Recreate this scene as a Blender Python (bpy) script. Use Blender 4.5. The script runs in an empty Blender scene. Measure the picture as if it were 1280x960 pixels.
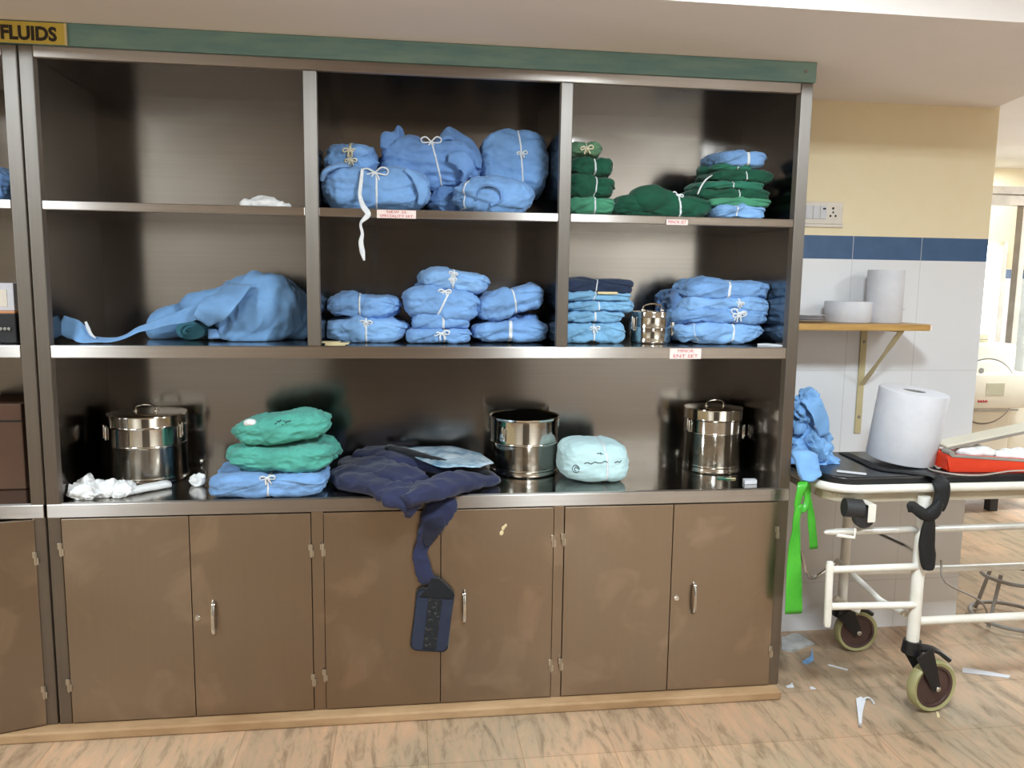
import bpy, bmesh, math, random
from mathutils import Vector, Matrix, Euler, noise
SC = bpy.context.scene
COL = SC.collection
R = math.radians
PI = math.pi

# ---------------------------------------------------------------- camera
CAM = Vector((1.13759, -2.62717, 1.49808))
CM = Matrix(((0.99139279, 0.00322315, -0.13088142),
             (-0.13022478, 0.12724611, -0.98328528),
             (0.01348487, 0.99186594, 0.12657061)))
FOC = 993.594
cam_d = bpy.data.cameras.new('camera')
cam_d.sensor_width = 36.0
cam_d.lens = FOC / 1280.0 * 36.0
cam_d.clip_start = 0.05
cam = bpy.data.objects.new('camera', cam_d)
cam.matrix_world = Matrix.Translation(CAM) @ CM.to_4x4()
COL.objects.link(cam)
SC.camera = cam

# ---------------------------------------------------------------- light
SC.view_settings.view_transform = 'Standard'
SC.view_settings.look = 'None'
SC.view_settings.exposure = 0.04
SC.view_settings.gamma = 1.0
SC.view_settings.use_curve_mapping = False
wd = bpy.data.worlds.new('world')
SC.world = wd
wd.use_nodes = True
wd.node_tree.nodes['Background'].inputs[0].default_value = (0.92, 0.96, 1.0, 1)
wd.node_tree.nodes['Background'].inputs[1].default_value = 0.15
SC.cycles.max_bounces = 10
SC.cycles.diffuse_bounces = 5
SC.cycles.glossy_bounces = 6

def area(name, loc, sx, sy, power, col=(0.80, 0.93, 1.0), rot=(0, 0, 0)):
    l = bpy.data.lights.new(name, 'AREA')
    l.shape = 'RECTANGLE'; l.size = sx; l.size_y = sy
    l.energy = power; l.color = col
    o = bpy.data.objects.new(name, l)
    o.location = loc; o.rotation_euler = rot
    COL.objects.link(o)
    return o
area('ceiling_or_fill_lamp', (2.0, -1.6, 2.45), 0.3, 0.4, 78)
area('ceiling_or_fill_lamp', (-0.8, -1.6, 2.45), 0.45, 0.35, 78)
area('ceiling_or_fill_lamp', (4.2, -1.6, 2.45), 0.45, 0.35, 30)
area('added_wall_fill', (-1.4, -4.2, 2.6), 0.9, 0.4, 36, rot=(R(-60), 0, 0))  # added fill, brightens the front wall that the cabinet backs reflect
area('added_wall_fill', (4.0, -4.2, 2.6), 0.9, 0.4, 100, rot=(R(-60), 0, 0))  # second added fill, for the reflections in the right bays
area('ceiling_or_fill_lamp', (5.6, 1.6, 2.73), 0.6, 0.6, 95)
area('ceiling_or_fill_lamp', (7.0, 4.75, 2.73), 0.6, 0.3, 16)  # added fill behind the partition to brighten the far wall
area('added_daylight_fill', (9.0, 2.6, 1.5), 2.2, 1.6, 110, (0.95, 0.98, 1.0), (0, R(90), 0))  # added fill for the far room; the right wall has no window

# ---------------------------------------------------------------- helpers
def at(px, py, y):
    d = CM @ Vector(((px - 640) / FOC, (480 - py) / FOC, -1))
    return CAM + d * ((y - CAM.y) / d.y)
def atz(px, py, z):
    d = CM @ Vector(((px - 640) / FOC, (480 - py) / FOC, -1))
    return CAM + d * ((z - CAM.z) / d.z)
def lin(c):
    out = []
    for v in c[:3]:
        v = v / 255.0
        out.append(v / 12.92 if v <= 0.04045 else ((v + 0.055) / 1.055) ** 2.4)
    return (out[0], out[1], out[2], 1.0)

class NT:
    def __init__(s, name):
        s.m = bpy.data.materials.new(name); s.m.use_nodes = True
        s.t = s.m.node_tree; s.b = s.t.nodes['Principled BSDF']
    def n(s, kind, **kw):
        nd = s.t.nodes.new(kind)
        for k, v in kw.items():
            if k in nd.inputs.keys(): nd.inputs[k].default_value = v
            else: setattr(nd, k, v)
        return nd
    def l(s, a, b): s.t.links.new(a, b)

def mat(name, col, rough=0.6, metal=0.0, col2=None, scale=6.0, stretch=(1, 1, 1), bump=0.0, bscale=40.0,
        sheen=0.0, spec=0.5, emit=None, trans=0.0, contrast=(0.35, 0.65)):
    k = NT(name); b = k.b
    b.inputs['Roughness'].default_value = rough
    b.inputs['Metallic'].default_value = metal
    b.inputs['Specular IOR Level'].default_value = spec
    if sheen: b.inputs['Sheen Weight'].default_value = sheen
    if trans: b.inputs['Transmission Weight'].default_value = trans
    c1 = lin(col)
    if col2 is None:
        col2 = tuple(v * 0.9 for v in col)
    tc = k.n('ShaderNodeTexCoord')
    mp = k.n('ShaderNodeMapping'); mp.inputs['Scale'].default_value = stretch
    k.l(tc.outputs['Object'], mp.inputs['Vector'])
    nz = k.n('ShaderNodeTexNoise', Scale=scale, Detail=4.0, Roughness=0.6)
    k.l(mp.outputs[0], nz.inputs['Vector'])
    rp = k.n('ShaderNodeValToRGB')
    rp.color_ramp.elements[0].position = contrast[0]; rp.color_ramp.elements[0].color = lin(col2)
    rp.color_ramp.elements[1].position = contrast[1]; rp.color_ramp.elements[1].color = c1
    k.l(nz.outputs['Fac'], rp.inputs['Fac'])
    k.l(rp.outputs['Color'], b.inputs['Base Color'])
    if bump:
        n2 = k.n('ShaderNodeTexNoise', Scale=bscale, Detail=3.0)
        k.l(mp.outputs[0], n2.inputs['Vector'])
        bp = k.n('ShaderNodeBump', Strength=bump, Distance=0.01)
        k.l(n2.outputs['Fac'], bp.inputs['Height'])
        k.l(bp.outputs[0], b.inputs['Normal'])
    if emit:
        b.inputs['Emission Color'].default_value = c1
        b.inputs['Emission Strength'].default_value = emit
    return k.m

def steel(name, col, rough, tangent, aniso=0.7, smudge=0.12, brush=(1, 1, 160), marks=False, grain=0.94):
    k = NT(name); b = k.b
    b.inputs['Metallic'].default_value = 1.0
    b.inputs['Anisotropic'].default_value = aniso
    tc = k.n('ShaderNodeTexCoord')
    cx = k.n('ShaderNodeCombineXYZ')
    for i in range(3): cx.inputs[i].default_value = tangent[i]
    k.l(cx.outputs[0], b.inputs['Tangent'])
    nz = k.n('ShaderNodeTexNoise', Scale=3.5, Detail=1.0, Roughness=0.5)
    k.l(tc.outputs['Object'], nz.inputs['Vector'])
    mr = k.n('ShaderNodeMapRange')
    mr.inputs['From Min'].default_value = 0.3; mr.inputs['From Max'].default_value = 0.7
    mr.inputs['To Min'].default_value = max(0.03, rough - smudge * 0.5); mr.inputs['To Max'].default_value = rough + smudge * 0.5
    k.l(nz.outputs['Fac'], mr.inputs['Value'])
    k.l(mr.outputs[0], b.inputs['Roughness'])
    mp = k.n('ShaderNodeMapping'); mp.inputs['Scale'].default_value = brush
    k.l(tc.outputs['Object'], mp.inputs['Vector'])
    n2 = k.n('ShaderNodeTexNoise', Scale=2.0, Detail=0.0)
    k.l(mp.outputs[0], n2.inputs['Vector'])
    rp = k.n('ShaderNodeValToRGB')
    c = lin(col)
    rp.color_ramp.elements[0].position = 0.3
    rp.color_ramp.elements[0].color = tuple(v * grain for v in c[:3]) + (1,)
    rp.color_ramp.elements[1].position = 0.7
    rp.color_ramp.elements[1].color = c
    k.l(n2.outputs['Fac'], rp.inputs['Fac'])
    last = rp.outputs['Color']
    if marks:   # dull hand smears on the doors
        n3 = k.n('ShaderNodeTexNoise', Scale=5.5, Detail=3.0, Distortion=0.6)
        k.l(tc.outputs['Object'], n3.inputs['Vector'])
        r3 = k.n('ShaderNodeValToRGB')
        r3.color_ramp.elements[0].position = 0.56; r3.color_ramp.elements[0].color = (0, 0, 0, 1)
        r3.color_ramp.elements[1].position = 0.68; r3.color_ramp.elements[1].color = (0.6, 0.6, 0.6, 1)
        k.l(n3.outputs['Fac'], r3.inputs['Fac'])
        mx = k.n('ShaderNodeMix', data_type='RGBA')
        k.l(r3.outputs['Color'], mx.inputs[0])
        k.l(last, mx.inputs[6]); mx.inputs[7].default_value = tuple(min(1, v * 1.35) for v in c[:3]) + (1,)
        last = mx.outputs[2]
    k.l(last, b.inputs['Base Color'])
    return k.m

# ---------------------------------------------------------------- materials
M = {}
TG = (0, 0.35, 0.94)
M['frame'] = steel('brushed_steel_frame', (168, 162, 156), 0.30, TG, 0.6)
M['post'] = steel('vertical_brushed_steel', (150, 143, 137), 0.55, (1, 0.35, 0.1), 0.85, 0.06, (60, 1, 1))
M['lip'] = steel('rolled_steel_lip', (172, 164, 158), 0.38, TG, 0.95, 0.05, (1, 1, 60))
M['panel'] = steel('steel_panel', (136, 131, 127), 0.17, TG, 0.7, 0.05)
M['door'] = steel('steel_door', (150, 133, 116), 0.36, TG, 0.6, 0.08, (40, 1, 1), True, 0.985)
M['shelf'] = steel('steel_shelf', (188, 184, 178), 0.15, TG, 0.4, 0.06, (1, 160, 1))
M['bright'] = steel('polished_steel', (205, 200, 192), 0.09, (0, 0, 1), 0.3, 0.04)
M['hinge'] = mat('hinge_metal', (205, 198, 186), 0.35, 1.0)
M['dark'] = mat('dark_gap', (22, 20, 18), 0.8)
M['green_paint'] = mat('green_painted_board', (126, 158, 152), 0.55, col2=(104, 142, 144), scale=5, stretch=(1, 1, 6))
M['yellow_sign'] = mat('yellow_plaque', (214, 190, 84), 0.3, col2=(196, 172, 72))
M['black_ink'] = mat('black_lettering', (38, 26, 20), 0.5)
M['red_ink'] = mat('red_ink', (190, 52, 60), 0.7)
M['black_ink2'] = mat('pen_ink', (40, 44, 52), 0.7)
M['sticker'] = mat('pink_sticker', (230, 214, 208), 0.6, col2=(226, 200, 196), scale=40)
M['tape'] = mat('white_tape', (226, 226, 226), 0.85, col2=(202, 206, 212), scale=60)
M['cream_tape'] = mat('cream_tape', (222, 214, 188), 0.85, col2=(198, 188, 160), scale=60)
M['white_cloth'] = mat('white_gauze', (236, 234, 232), 0.9, col2=(220, 218, 218), scale=30, bump=0.2, bscale=90)
M['paper'] = mat('white_paper', (208, 207, 212), 0.75, col2=(200, 199, 205), scale=14)
M['card'] = mat('cream_card', (224, 206, 160), 0.7)
def cloth(name, c, bump=0.32, f=0.86):
    g = 0.78
    c = tuple(255 * (v / 255) ** g for v in c) if 'blue' in name or 'jade' in name or 'sky' in name else c
    M[name] = mat(name, c, 0.8, col2=tuple(v * f for v in c), scale=7, bump=0, sheen=0.15, spec=0.25)
    t = M[name].node_tree; b = t.nodes['Principled BSDF']
    tc = [n for n in t.nodes if n.type == 'TEX_COORD'][0]
    n1 = t.nodes.new('ShaderNodeTexNoise'); n1.noise_type = 'RIDGED_MULTIFRACTAL'; n1.normalize = True
    n1.inputs['Scale'].default_value = 9.0; n1.inputs['Detail'].default_value = 2.0; n1.inputs['Distortion'].default_value = 0.6
    n2 = t.nodes.new('ShaderNodeTexNoise'); n2.inputs['Scale'].default_value = 38.0; n2.inputs['Detail'].default_value = 3.0
    t.links.new(tc.outputs['Object'], n1.inputs['Vector']); t.links.new(tc.outputs['Object'], n2.inputs['Vector'])
    b1 = t.nodes.new('ShaderNodeBump'); b1.inputs['Strength'].default_value = min(1.0, bump * 2.6); b1.inputs['Distance'].default_value = 0.014
    b2 = t.nodes.new('ShaderNodeBump'); b2.inputs['Strength'].default_value = min(1.0, bump * 1.4); b2.inputs['Distance'].default_value = 0.006
    t.links.new(n1.outputs['Fac'], b1.inputs['Height']); t.links.new(n2.outputs['Fac'], b2.inputs['Height'])
    t.links.new(b1.outputs[0], b2.inputs['Normal']); t.links.new(b2.outputs[0], b.inputs['Normal'])
cloth('blue_cloth', (100, 146, 208))
cloth('blue_cloth_pale', (112, 160, 220))
cloth('blue_cloth_deep', (88, 130, 194))
cloth('blue_nonwoven', (98, 146, 204), 0.14)
cloth('blue_drape', (104, 158, 222), 0.1)
cloth('sky_cloth', (104, 160, 206))
cloth('green_dark', (22, 82, 60))
cloth('green_mid', (44, 116, 92))
cloth('green_light', (74, 146, 112))
cloth('green_gray', (96, 136, 104))
cloth('jade_cloth', (62, 152, 134))
cloth('aqua_cloth', (190, 219, 222), 0.10, 0.95)
cloth('teal_cloth', (70, 128, 146))
cloth('navy_cloth', (43, 47, 78), 0.16)
cloth('navy_pad', (44, 50, 70), 0.16)
cloth('navy_dark', (34, 36, 58))
cloth('black_cloth', (26, 27, 32))
cloth('navy_wrap', (40, 52, 78))
M['lint'] = mat('lint_velcro', (92, 88, 84), 0.95, col2=(26, 27, 31), scale=90, contrast=(0.56, 0.7))
M['foil'] = mat('silver_blister', (208, 222, 232), 0.25, 0.15, col2=(120, 158, 184), scale=9, bump=0.6, bscale=30)
M['white_paint'] = mat('white_tube_paint', (236, 233, 226), 0.35, col2=(224, 218, 206), scale=8)
M['chrome'] = mat('chrome', (214, 212, 208), 0.14, 1.0)
M['bar'] = mat('satin_bar', (222, 218, 210), 0.3, 0.35)
M['apron_steel'] = mat('pale_grey_metal', (196, 186, 166), 0.4, col2=(186, 176, 156))
M['mattress'] = mat('black_vinyl', (30, 31, 34), 0.28, col2=(22, 23, 26), bump=0.08, bscale=14)
M['strap'] = mat('black_webbing', (17, 18, 21), 0.7, col2=(12, 12, 15), scale=60)
M['rubber'] = mat('dark_rubber', (44, 44, 46), 0.55)
M['black_plastic'] = mat('black_plastic', (24, 24, 26), 0.4)
M['tyre'] = mat('yellowed_tyre', (168, 162, 116), 0.5, col2=(150, 144, 100))
M['hub'] = mat('brown_hub', (86, 62, 56), 0.45, col2=(66, 46, 42))
M['lime'] = mat('lime_plastic_ribbon', (74, 178, 50), 0.35, col2=(60, 160, 40), scale=12)
M['wood'] = mat('varnished_wood', (190, 150, 88), 0.4, col2=(160, 118, 62), scale=4, stretch=(1, 12, 12))
M['ivory_paint'] = mat('ivory_painted_bracket', (204, 190, 148), 0.45, col2=(190, 174, 132))
M['switch'] = mat('switch_plate', (226, 216, 204), 0.3)
M['red_case'] = mat('red_plastic', (226, 66, 34), 0.4, col2=(212, 56, 28))
M['grey_plastic'] = mat('grey_plastic', (150, 146, 138), 0.45)
M['cream_plastic'] = mat('cream_enamel', (236, 226, 206), 0.4, col2=(230, 219, 198))
M['beige_label'] = mat('beige_label', (208, 200, 172), 0.6)
M['groove'] = mat('grey_groove', (150, 142, 134), 0.6)
M['cord'] = mat('grey_cable', (176, 168, 158), 0.5)
M['reflection_brown'] = mat('brown_reflection', (92, 62, 44), 0.7)
M['electronics'] = mat('black_enclosure', (34, 34, 38), 0.4)
M['orange_strip'] = mat('orange_strip', (206, 140, 92), 0.5)
M['soffit'] = mat('pinkish_plaster', (240, 233, 231), 0.85, col2=(236, 229, 226), scale=2)
M['wall_cream'] = mat('cream_wall_paint', (226, 212, 176), 0.8, col2=(222, 206, 168), scale=2)
M['wall_front'] = mat('off_white_wall_paint', (222, 212, 200), 0.8, col2=(216, 206, 194), scale=2)
M['ceiling'] = mat('white_ceiling', (232, 226, 218), 0.85, col2=(228, 222, 214), scale=2)
M['stone'] = mat('tan_granite_kerb', (180, 148, 112), 0.4, col2=(154, 120, 86), scale=9, stretch=(0.4, 1, 1))
M['alu'] = mat('grey_aluminium', (206, 198, 184), 0.4, 0.2)

def wall_tiles():
    k = NT('tiled_wall'); b = k.b
    g = k.n('ShaderNodeNewGeometry')
    sx = k.n('ShaderNodeSeparateXYZ'); k.l(g.outputs['Position'], sx.inputs[0])
    def math_(op, a, v, clampit=False):
        nd = k.n('ShaderNodeMath', operation=op); nd.use_clamp = clampit
        if isinstance(a, (int, float)): nd.inputs[0].default_value = a
        else: k.l(a, nd.inputs[0])
        if isinstance(v, (int, float)): nd.inputs[1].default_value = v
        else: k.l(v, nd.inputs[1])
        return nd.outputs[0]
    X, Y, Z = sx.outputs
    U = math_('ADD', X, Y)
    band_hi = math_('LESS_THAN', Z, 1.708)
    band_lo = math_('LESS_THAN', Z, 1.613)
    # joints: vertical every 0.307 m, one 3 mm wide; horizontal in the white tiles every 0.46 m
    vx = math_('ABSOLUTE', math_('SUBTRACT', math_('FRACT', math_('DIVIDE', math_('SUBTRACT', U, 2.972 + 0.5 - 0.1535), 0.307), 0), 0.5), 0)
    vj = math_('LESS_THAN', vx, 0.005)
    hz = math_('ABSOLUTE', math_('SUBTRACT', math_('FRACT', math_('DIVIDE', math_('SUBTRACT', Z, 1.149 - 0.2325), 0.465), 0), 0.5), 0)
    hj = math_('LESS_THAN', hz, 0.003)
    def mix(f, a, bb):
        mx = k.n('ShaderNodeMix', data_type='RGBA')
        k.l(f, mx.inputs[0])
        if isinstance(a, tuple): mx.inputs[6].default_value = a
        else: k.l(a, mx.inputs[6])
        if isinstance(bb, tuple): mx.inputs[7].default_value = bb
        else: k.l(bb, mx.inputs[7])
        return mx.outputs[2]
    nz = k.n('ShaderNodeTexNoise', Scale=14.0, Detail=3.0); k.l(g.outputs['Position'], nz.inputs['Vector'])
    blue = mix(nz.outputs['Fac'], lin((54, 82, 120)), lin((72, 102, 138)))
    blue = mix(vj, blue, lin((170, 174, 176)))
    white = mix(math_('MAXIMUM', vj, hj), lin((226, 225, 227)), lin((204, 203, 203)))
    cream = mix(nz.outputs['Fac'], lin((229, 212, 176)), lin((234, 219, 187)))
    c = mix(band_hi, cream, mix(band_lo, blue, white))
    k.l(c, b.inputs['Base Color'])
    rg = k.n('ShaderNodeMapRange'); rg.inputs['To Min'].default_value = 0.8; rg.inputs['To Max'].default_value = 0.25
    k.l(band_hi, rg.inputs['Value']); k.l(rg.outputs[0], b.inputs['Roughness'])
    return k.m
M['tiles'] = wall_tiles()

def floor_mat():
    k = NT('polished_granite_floor'); b = k.b
    g = k.n('ShaderNodeNewGeometry')
    mp = k.n('ShaderNodeMapping'); mp.inputs['Rotation'].default_value = (0, 0, R(10)); mp.inputs['Scale'].default_value = (4.2, 0.9, 1)
    k.l(g.outputs['Position'], mp.inputs['Vector'])
    nz = k.n('ShaderNodeTexNoise', Scale=5.0, Detail=10.0, Roughness=0.74, Distortion=0.5); k.l(mp.outputs[0], nz.inputs['Vector'])
    rp = k.n('ShaderNodeValToRGB'); cr = rp.color_ramp
    cr.elements[0].position = 0.28; cr.elements[0].color = lin((112, 97, 82))
    cr.elements[1].position = 0.74; cr.elements[1].color = lin((216, 190, 166))
    for p, c in ((0.42, (164, 145, 124)), (0.5, (188, 170, 148)), (0.58, (198, 170, 146))):
        e = cr.elements.new(p); e.color = lin(c)
    k.l(nz.outputs['Fac'], rp.inputs['Fac'])
    n2 = k.n('ShaderNodeTexNoise', Scale=1.6, Detail=2.0); k.l(g.outputs['Position'], n2.inputs['Vector'])
    r2 = k.n('ShaderNodeValToRGB')
    r2.color_ramp.elements[0].position = 0.35; r2.color_ramp.elements[0].color = lin((226, 222, 212))
    r2.color_ramp.elements[1].position = 0.65; r2.color_ramp.elements[1].color = lin((255, 236, 220))
    k.l(n2.outputs['Fac'], r2.inputs['Fac'])
    mu = k.n('ShaderNodeMix', data_type='RGBA', blend_type='MULTIPLY'); mu.inputs[0].default_value = 1.0
    k.l(rp.outputs['Color'], mu.inputs[6]); k.l(r2.outputs['Color'], mu.inputs[7])
    br = k.n('ShaderNodeTexBrick', Scale=1.0); br.offset = 0.0
    br.inputs['Brick Width'].default_value = 0.3; br.inputs['Row Height'].default_value = 0.3
    br.inputs['Mortar Size'].default_value = 0.0016; br.inputs['Mortar Smooth'].default_value = 0.2
    br.inputs['Color1'].default_value = (1, 1, 1, 1); br.inputs['Color2'].default_value = (0.84, 0.85, 0.87, 1); br.inputs['Mortar'].default_value = (0.6, 0.56, 0.5, 1)
    k.l(g.outputs['Position'], br.inputs['Vector'])
    m2 = k.n('ShaderNodeMix', data_type='RGBA', blend_type='MULTIPLY'); m2.inputs[0].default_value = 1.0
    k.l(mu.outputs[2], m2.inputs[6]); k.l(br.outputs['Color'], m2.inputs[7])
    k.l(m2.outputs[2], b.inputs['Base Color'])
    b.inputs['Roughness'].default_value = 0.28
    return k.m
M['floor'] = floor_mat()

# ---------------------------------------------------------------- mesh builders
def box(bm, x0, x1, y0, y1, z0, z1, bev=0.0, mtx=None):
    g = bmesh.ops.create_cube(bm, size=1.0)
    vs = g['verts']
    c = Vector(((x0 + x1) / 2, (y0 + y1) / 2, (z0 + z1) / 2))
    s = (abs(x1 - x0), abs(y1 - y0), abs(z1 - z0))
    for v in vs:
        v.co = Vector((v.co.x * s[0], v.co.y * s[1], v.co.z * s[2])) + c
    if bev > 0:
        es = list({e for v in vs for e in v.link_edges})
        r = bmesh.ops.bevel(bm, geom=es, offset=bev, segments=2, profile=0.5, affect='EDGES')
        vs = list({v for f in r['faces'] for v in f.verts} | {v for v in vs if v.is_valid})
    if mtx is not None:
        bmesh.ops.transform(bm, matrix=mtx, verts=vs)
    return vs

def frame_at(a, b):
    d = (b - a).normalized()
    up = Vector((0, 0, 1)) if abs(d.z) < 0.95 else Vector((0, 1, 0))
    s = d.cross(up).normalized(); u = s.cross(d).normalized()
    return d, s, u

def catmull(pts, k=6):
    pts = [Vector(p) for p in pts]
    if len(pts) < 3: return pts
    P = [pts[0] * 2 - pts[1]] + pts + [pts[-1] * 2 - pts[-2]]
    out = []
    for i in range(1, len(P) - 2):
        for j in range(k):
            t = j / k
            a, b, c, d = P[i - 1], P[i], P[i + 1], P[i + 2]
            out.append(0.5 * ((2 * b) + (c - a) * t + (2 * a - 5 * b + 4 * c - d) * t * t + (3 * b - a - 3 * c + d) * t ** 3))
    out.append(pts[-1])
    return out

def sweep(bm, pts, w, t=None, wdir=None, seg=10, e=2.0, smooth=0, wob=0.0, seed=0, caps=True, crease=0.0):
    """closed tube along pts; w,t half-sizes (numbers or lists); wdir = direction of the width."""
    if smooth:
        n0 = len(pts)
        pts = catmull(pts, smooth)
        def res(v):
            if v is None or isinstance(v, (int, float)): return v
            o = []
            for i in range(len(pts)):
                f = i / (len(pts) - 1) * (n0 - 1); a = min(int(f), n0 - 2); o.append(v[a] * (1 - (f - a)) + v[a + 1] * (f - a))
            return o
        w = res(w); t = res(t)
        if isinstance(wdir, list):
            W = []
            for i in range(len(pts)):
                f = i / (len(pts) - 1) * (n0 - 1); a = min(int(f), n0 - 2)
                W.append(Vector(wdir[a]).lerp(Vector(wdir[a + 1]), f - a))
            wdir = W
    pts = [Vector(p) for p in pts]
    rings = []
    prev = None
    for i, p in enumerate(pts):
        d = (pts[min(i + 1, len(pts) - 1)] - pts[max(i - 1, 0)])
        if d.length < 1e-9: d = Vector((0, 0, 1))
        d.normalize()
        wd_ = None
        if wdir is not None: wd_ = Vector(wdir[i] if isinstance(wdir, list) else wdir)
        elif prev is not None: wd_ = prev
        else:
            wd_ = Vector((0, 0, 1)) if abs(d.z) < 0.9 else Vector((1, 0, 0))
        s = wd_ - d * wd_.dot(d)
        if s.length < 1e-6: s = d.orthogonal()
        s.normalize(); prev = s
        u = d.cross(s)
        wi = w[i] if isinstance(w, (list, tuple)) else w
        ti = wi if t is None else (t[i] if isinstance(t, (list, tuple)) else t)
        ring = []
        for k in range(seg):
            a = 2 * PI * k / seg
            ca, sa = math.cos(a), math.sin(a)
            m = (abs(ca) ** e + abs(sa) ** e) ** (-1 / e)
            q = p + s * (ca * m * wi) + u * (sa * m * ti)
            if wob:
                nv = noise.noise_vector(q * 22 + Vector((seed * 3.1, seed, 0)))
                q = q + nv * wob
            if crease:
                o_ = (q - p).normalized()
                sv_ = Vector((seed * 3.7, seed * 1.3, 0))
                q = q + o_ * crease * (noise.ridged_multi_fractal(Vector((q.x * 9, q.y * 9, q.z * 12)) + sv_, 0.8, 2.2, 3, 1.0, 2.0) * 0.55 - 0.5)
            ring.append(bm.verts.new(q))
        rings.append(ring)
    for a, b in zip(rings[:-1], rings[1:]):
        for k in range(seg):
            bm.faces.new((a[k], a[(k + 1) % seg], b[(k + 1) % seg], b[k]))
    if caps:
        bm.faces.new(list(reversed(rings[0]))); bm.faces.new(rings[-1])

def cyl(bm, a, b, r, seg=16, r2=None):
    sweep(bm, [a, b], [r, r if r2 is None else r2], seg=seg)

def lathe(bm, prof, seg=40, mtx=None):
    """prof = list of (r, z); closed on the axis where r = 0."""
    rows = []
    for r, z in prof:
        if r <= 1e-6: rows.append([bm.verts.new((0, 0, z))])
        else: rows.append([bm.verts.new((r * math.cos(2 * PI * k / seg), r * math.sin(2 * PI * k / seg), z)) for k in range(seg)])
    for a, b in zip(rows[:-1], rows[1:]):
        for k in range(seg):
            k2 = (k + 1) % seg
            if len(a) == 1 and len(b) == 1: continue
            if len(a) == 1: bm.faces.new((a[0], b[k2], b[k]))
            elif len(b) == 1: bm.faces.new((a[k], a[k2], b[0]))
            else: bm.faces.new((a[k], a[k2], b[k2], b[k]))
    if mtx is not None:
        bmesh.ops.transform(bm, matrix=mtx, verts=[v for r in rows for v in r])

def prism(bm, poly, axis, a, b):
    """extrude a 2-D polygon along an axis ('x','y','z') from a to b."""
    def mk(p, t):
        return {'x': (t, p[0], p[1]), 'y': (p[0], t, p[1]), 'z': (p[0], p[1], t)}[axis]
    A = [bm.verts.new(mk(p, a)) for p in poly]; B = [bm.verts.new(mk(p, b)) for p in poly]
    bm.faces.new(A); bm.faces.new(list(reversed(B)))
    n = len(poly)
    for i in range(n):
        bm.faces.new((A[i], B[i], B[(i + 1) % n], A[(i + 1) % n]))

NB = bmesh.new
def link(name, bm, m, parent=None, smooth=False, ang=35):
    bmesh.ops.recalc_face_normals(bm, faces=bm.faces[:])
    me = bpy.data.meshes.new(name); bm.to_mesh(me); bm.free()
    if m is not None: me.materials.append(m)
    if smooth:
        me.polygons.foreach_set('use_smooth', [True] * len(me.polygons))
        if ang: me.set_sharp_from_angle(angle=R(ang))
    o = bpy.data.objects.new(name, me); COL.objects.link(o)
    if parent is not None: o.parent = parent
    return o
def tag(o, label=None, cat=None, group=None, kind=None):
    if label: o['label'] = label
    if cat: o['category'] = cat
    if group: o['group'] = group
    if kind: o['kind'] = kind
    return o
def thing(name, label, cat, loc=(0, 0, 0), rot=(0, 0, 0), group=None):
    o = bpy.data.objects.new(name, None); COL.objects.link(o)
    o.empty_display_size = 0.05
    o.location = loc; o.rotation_euler = rot
    return tag(o, label, cat, group)
def mw(o):
    m = Matrix.Translation(o.location) @ o.rotation_euler.to_matrix().to_4x4()
    return mw(o.parent) @ m if o.parent else m
def part(name, bm, m, root, smooth=False, ang=35, label=None):
    """world-space bmesh -> child of root"""
    bm.transform(mw(root).inverted())
    o = link(name, bm, m, root, smooth, ang)
    if label: o['label'] = label
    return o
def struct(name, bm, m, smooth=False):
    return tag(link(name, bm, m, None, smooth), kind='structure')
def centred(o):
    """move a single-mesh thing's origin to its base centre"""
    me = o.data
    xs = [v.co for v in me.vertices]
    lo = Vector([min(c[i] for c in xs) for i in range(3)]); hi = Vector([max(c[i] for c in xs) for i in range(3)])
    c = Vector(((lo.x + hi.x) / 2, (lo.y + hi.y) / 2, lo.z))
    me.transform(Matrix.Translation(-c)); o.location = c
    return o
def solo(name, bm, m, label, cat, group=None, smooth=False, ang=35):
    return tag(centred(link(name, bm, m, None, smooth, ang)), label, cat, group)
def text_bm(s, size, mtx, depth=0.0006, bold=0.0):
    cu = bpy.data.curves.new('lettering', 'FONT'); cu.body = s; cu.size = size; cu.extrude = depth
    cu.align_x = 'CENTER'; cu.align_y = 'CENTER'; cu.offset = bold; cu.resolution_u = 3
    o = bpy.data.objects.new('lettering', cu); COL.objects.link(o)
    me = o.to_mesh()
    bm = NB(); bm.from_mesh(me); o.to_mesh_clear()
    bpy.data.objects.remove(o); bpy.data.curves.remove(cu)
    bm.transform(mtx)
    return bm
FACING = Matrix.Rotation(R(90), 4, 'X')        # text in the XZ plane, facing -Y

# ---------------------------------------------------------------- room
ZB, ZS = 2.243, 2.243
WY, WX = 0.5, 3.582           # tiled wall plane and its right corner
bm = NB(); box(bm, -3.6, 9.2, -5.6, 6.2, -0.1, 0.0); struct('floor', bm, M['floor'])
bm = NB(); box(bm, -3.6, 9.2, -5.6, 6.2, 2.76, 2.86); struct('ceiling', bm, M['ceiling'])
bm = NB(); box(bm, -3.6, WX, WY, WY + 0.16, 0, 2.76); struct('wall_back', bm, M['tiles'])
bm = NB(); box(bm, -3.6, 9.2, -5.6, -5.5, 0, 2.76); struct('wall_front', bm, M['wall_front'])
M['dark_panel'] = mat('dark_brown_panel', (98, 87, 76), 0.6, col2=(86, 75, 64))  # unseen dark panel added behind the camera to darken the middle bays' reflections
bm = NB(); box(bm, 0.35, 1.33, -5.5, -5.45, 0.0, 2.55, 0.004); box(bm, 1.34, 2.35, -5.5, -5.45, 0.0, 2.55, 0.004); box(bm, 0.25, 0.35, -5.5, -5.43, 0, 2.65, 0.004); box(bm, 2.35, 2.45, -5.5, -5.43, 0, 2.65, 0.004); box(bm, 0.25, 2.45, -5.5, -5.43, 2.55, 2.65, 0.004); struct('added_dark_panel', bm, M['dark_panel'])
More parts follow.
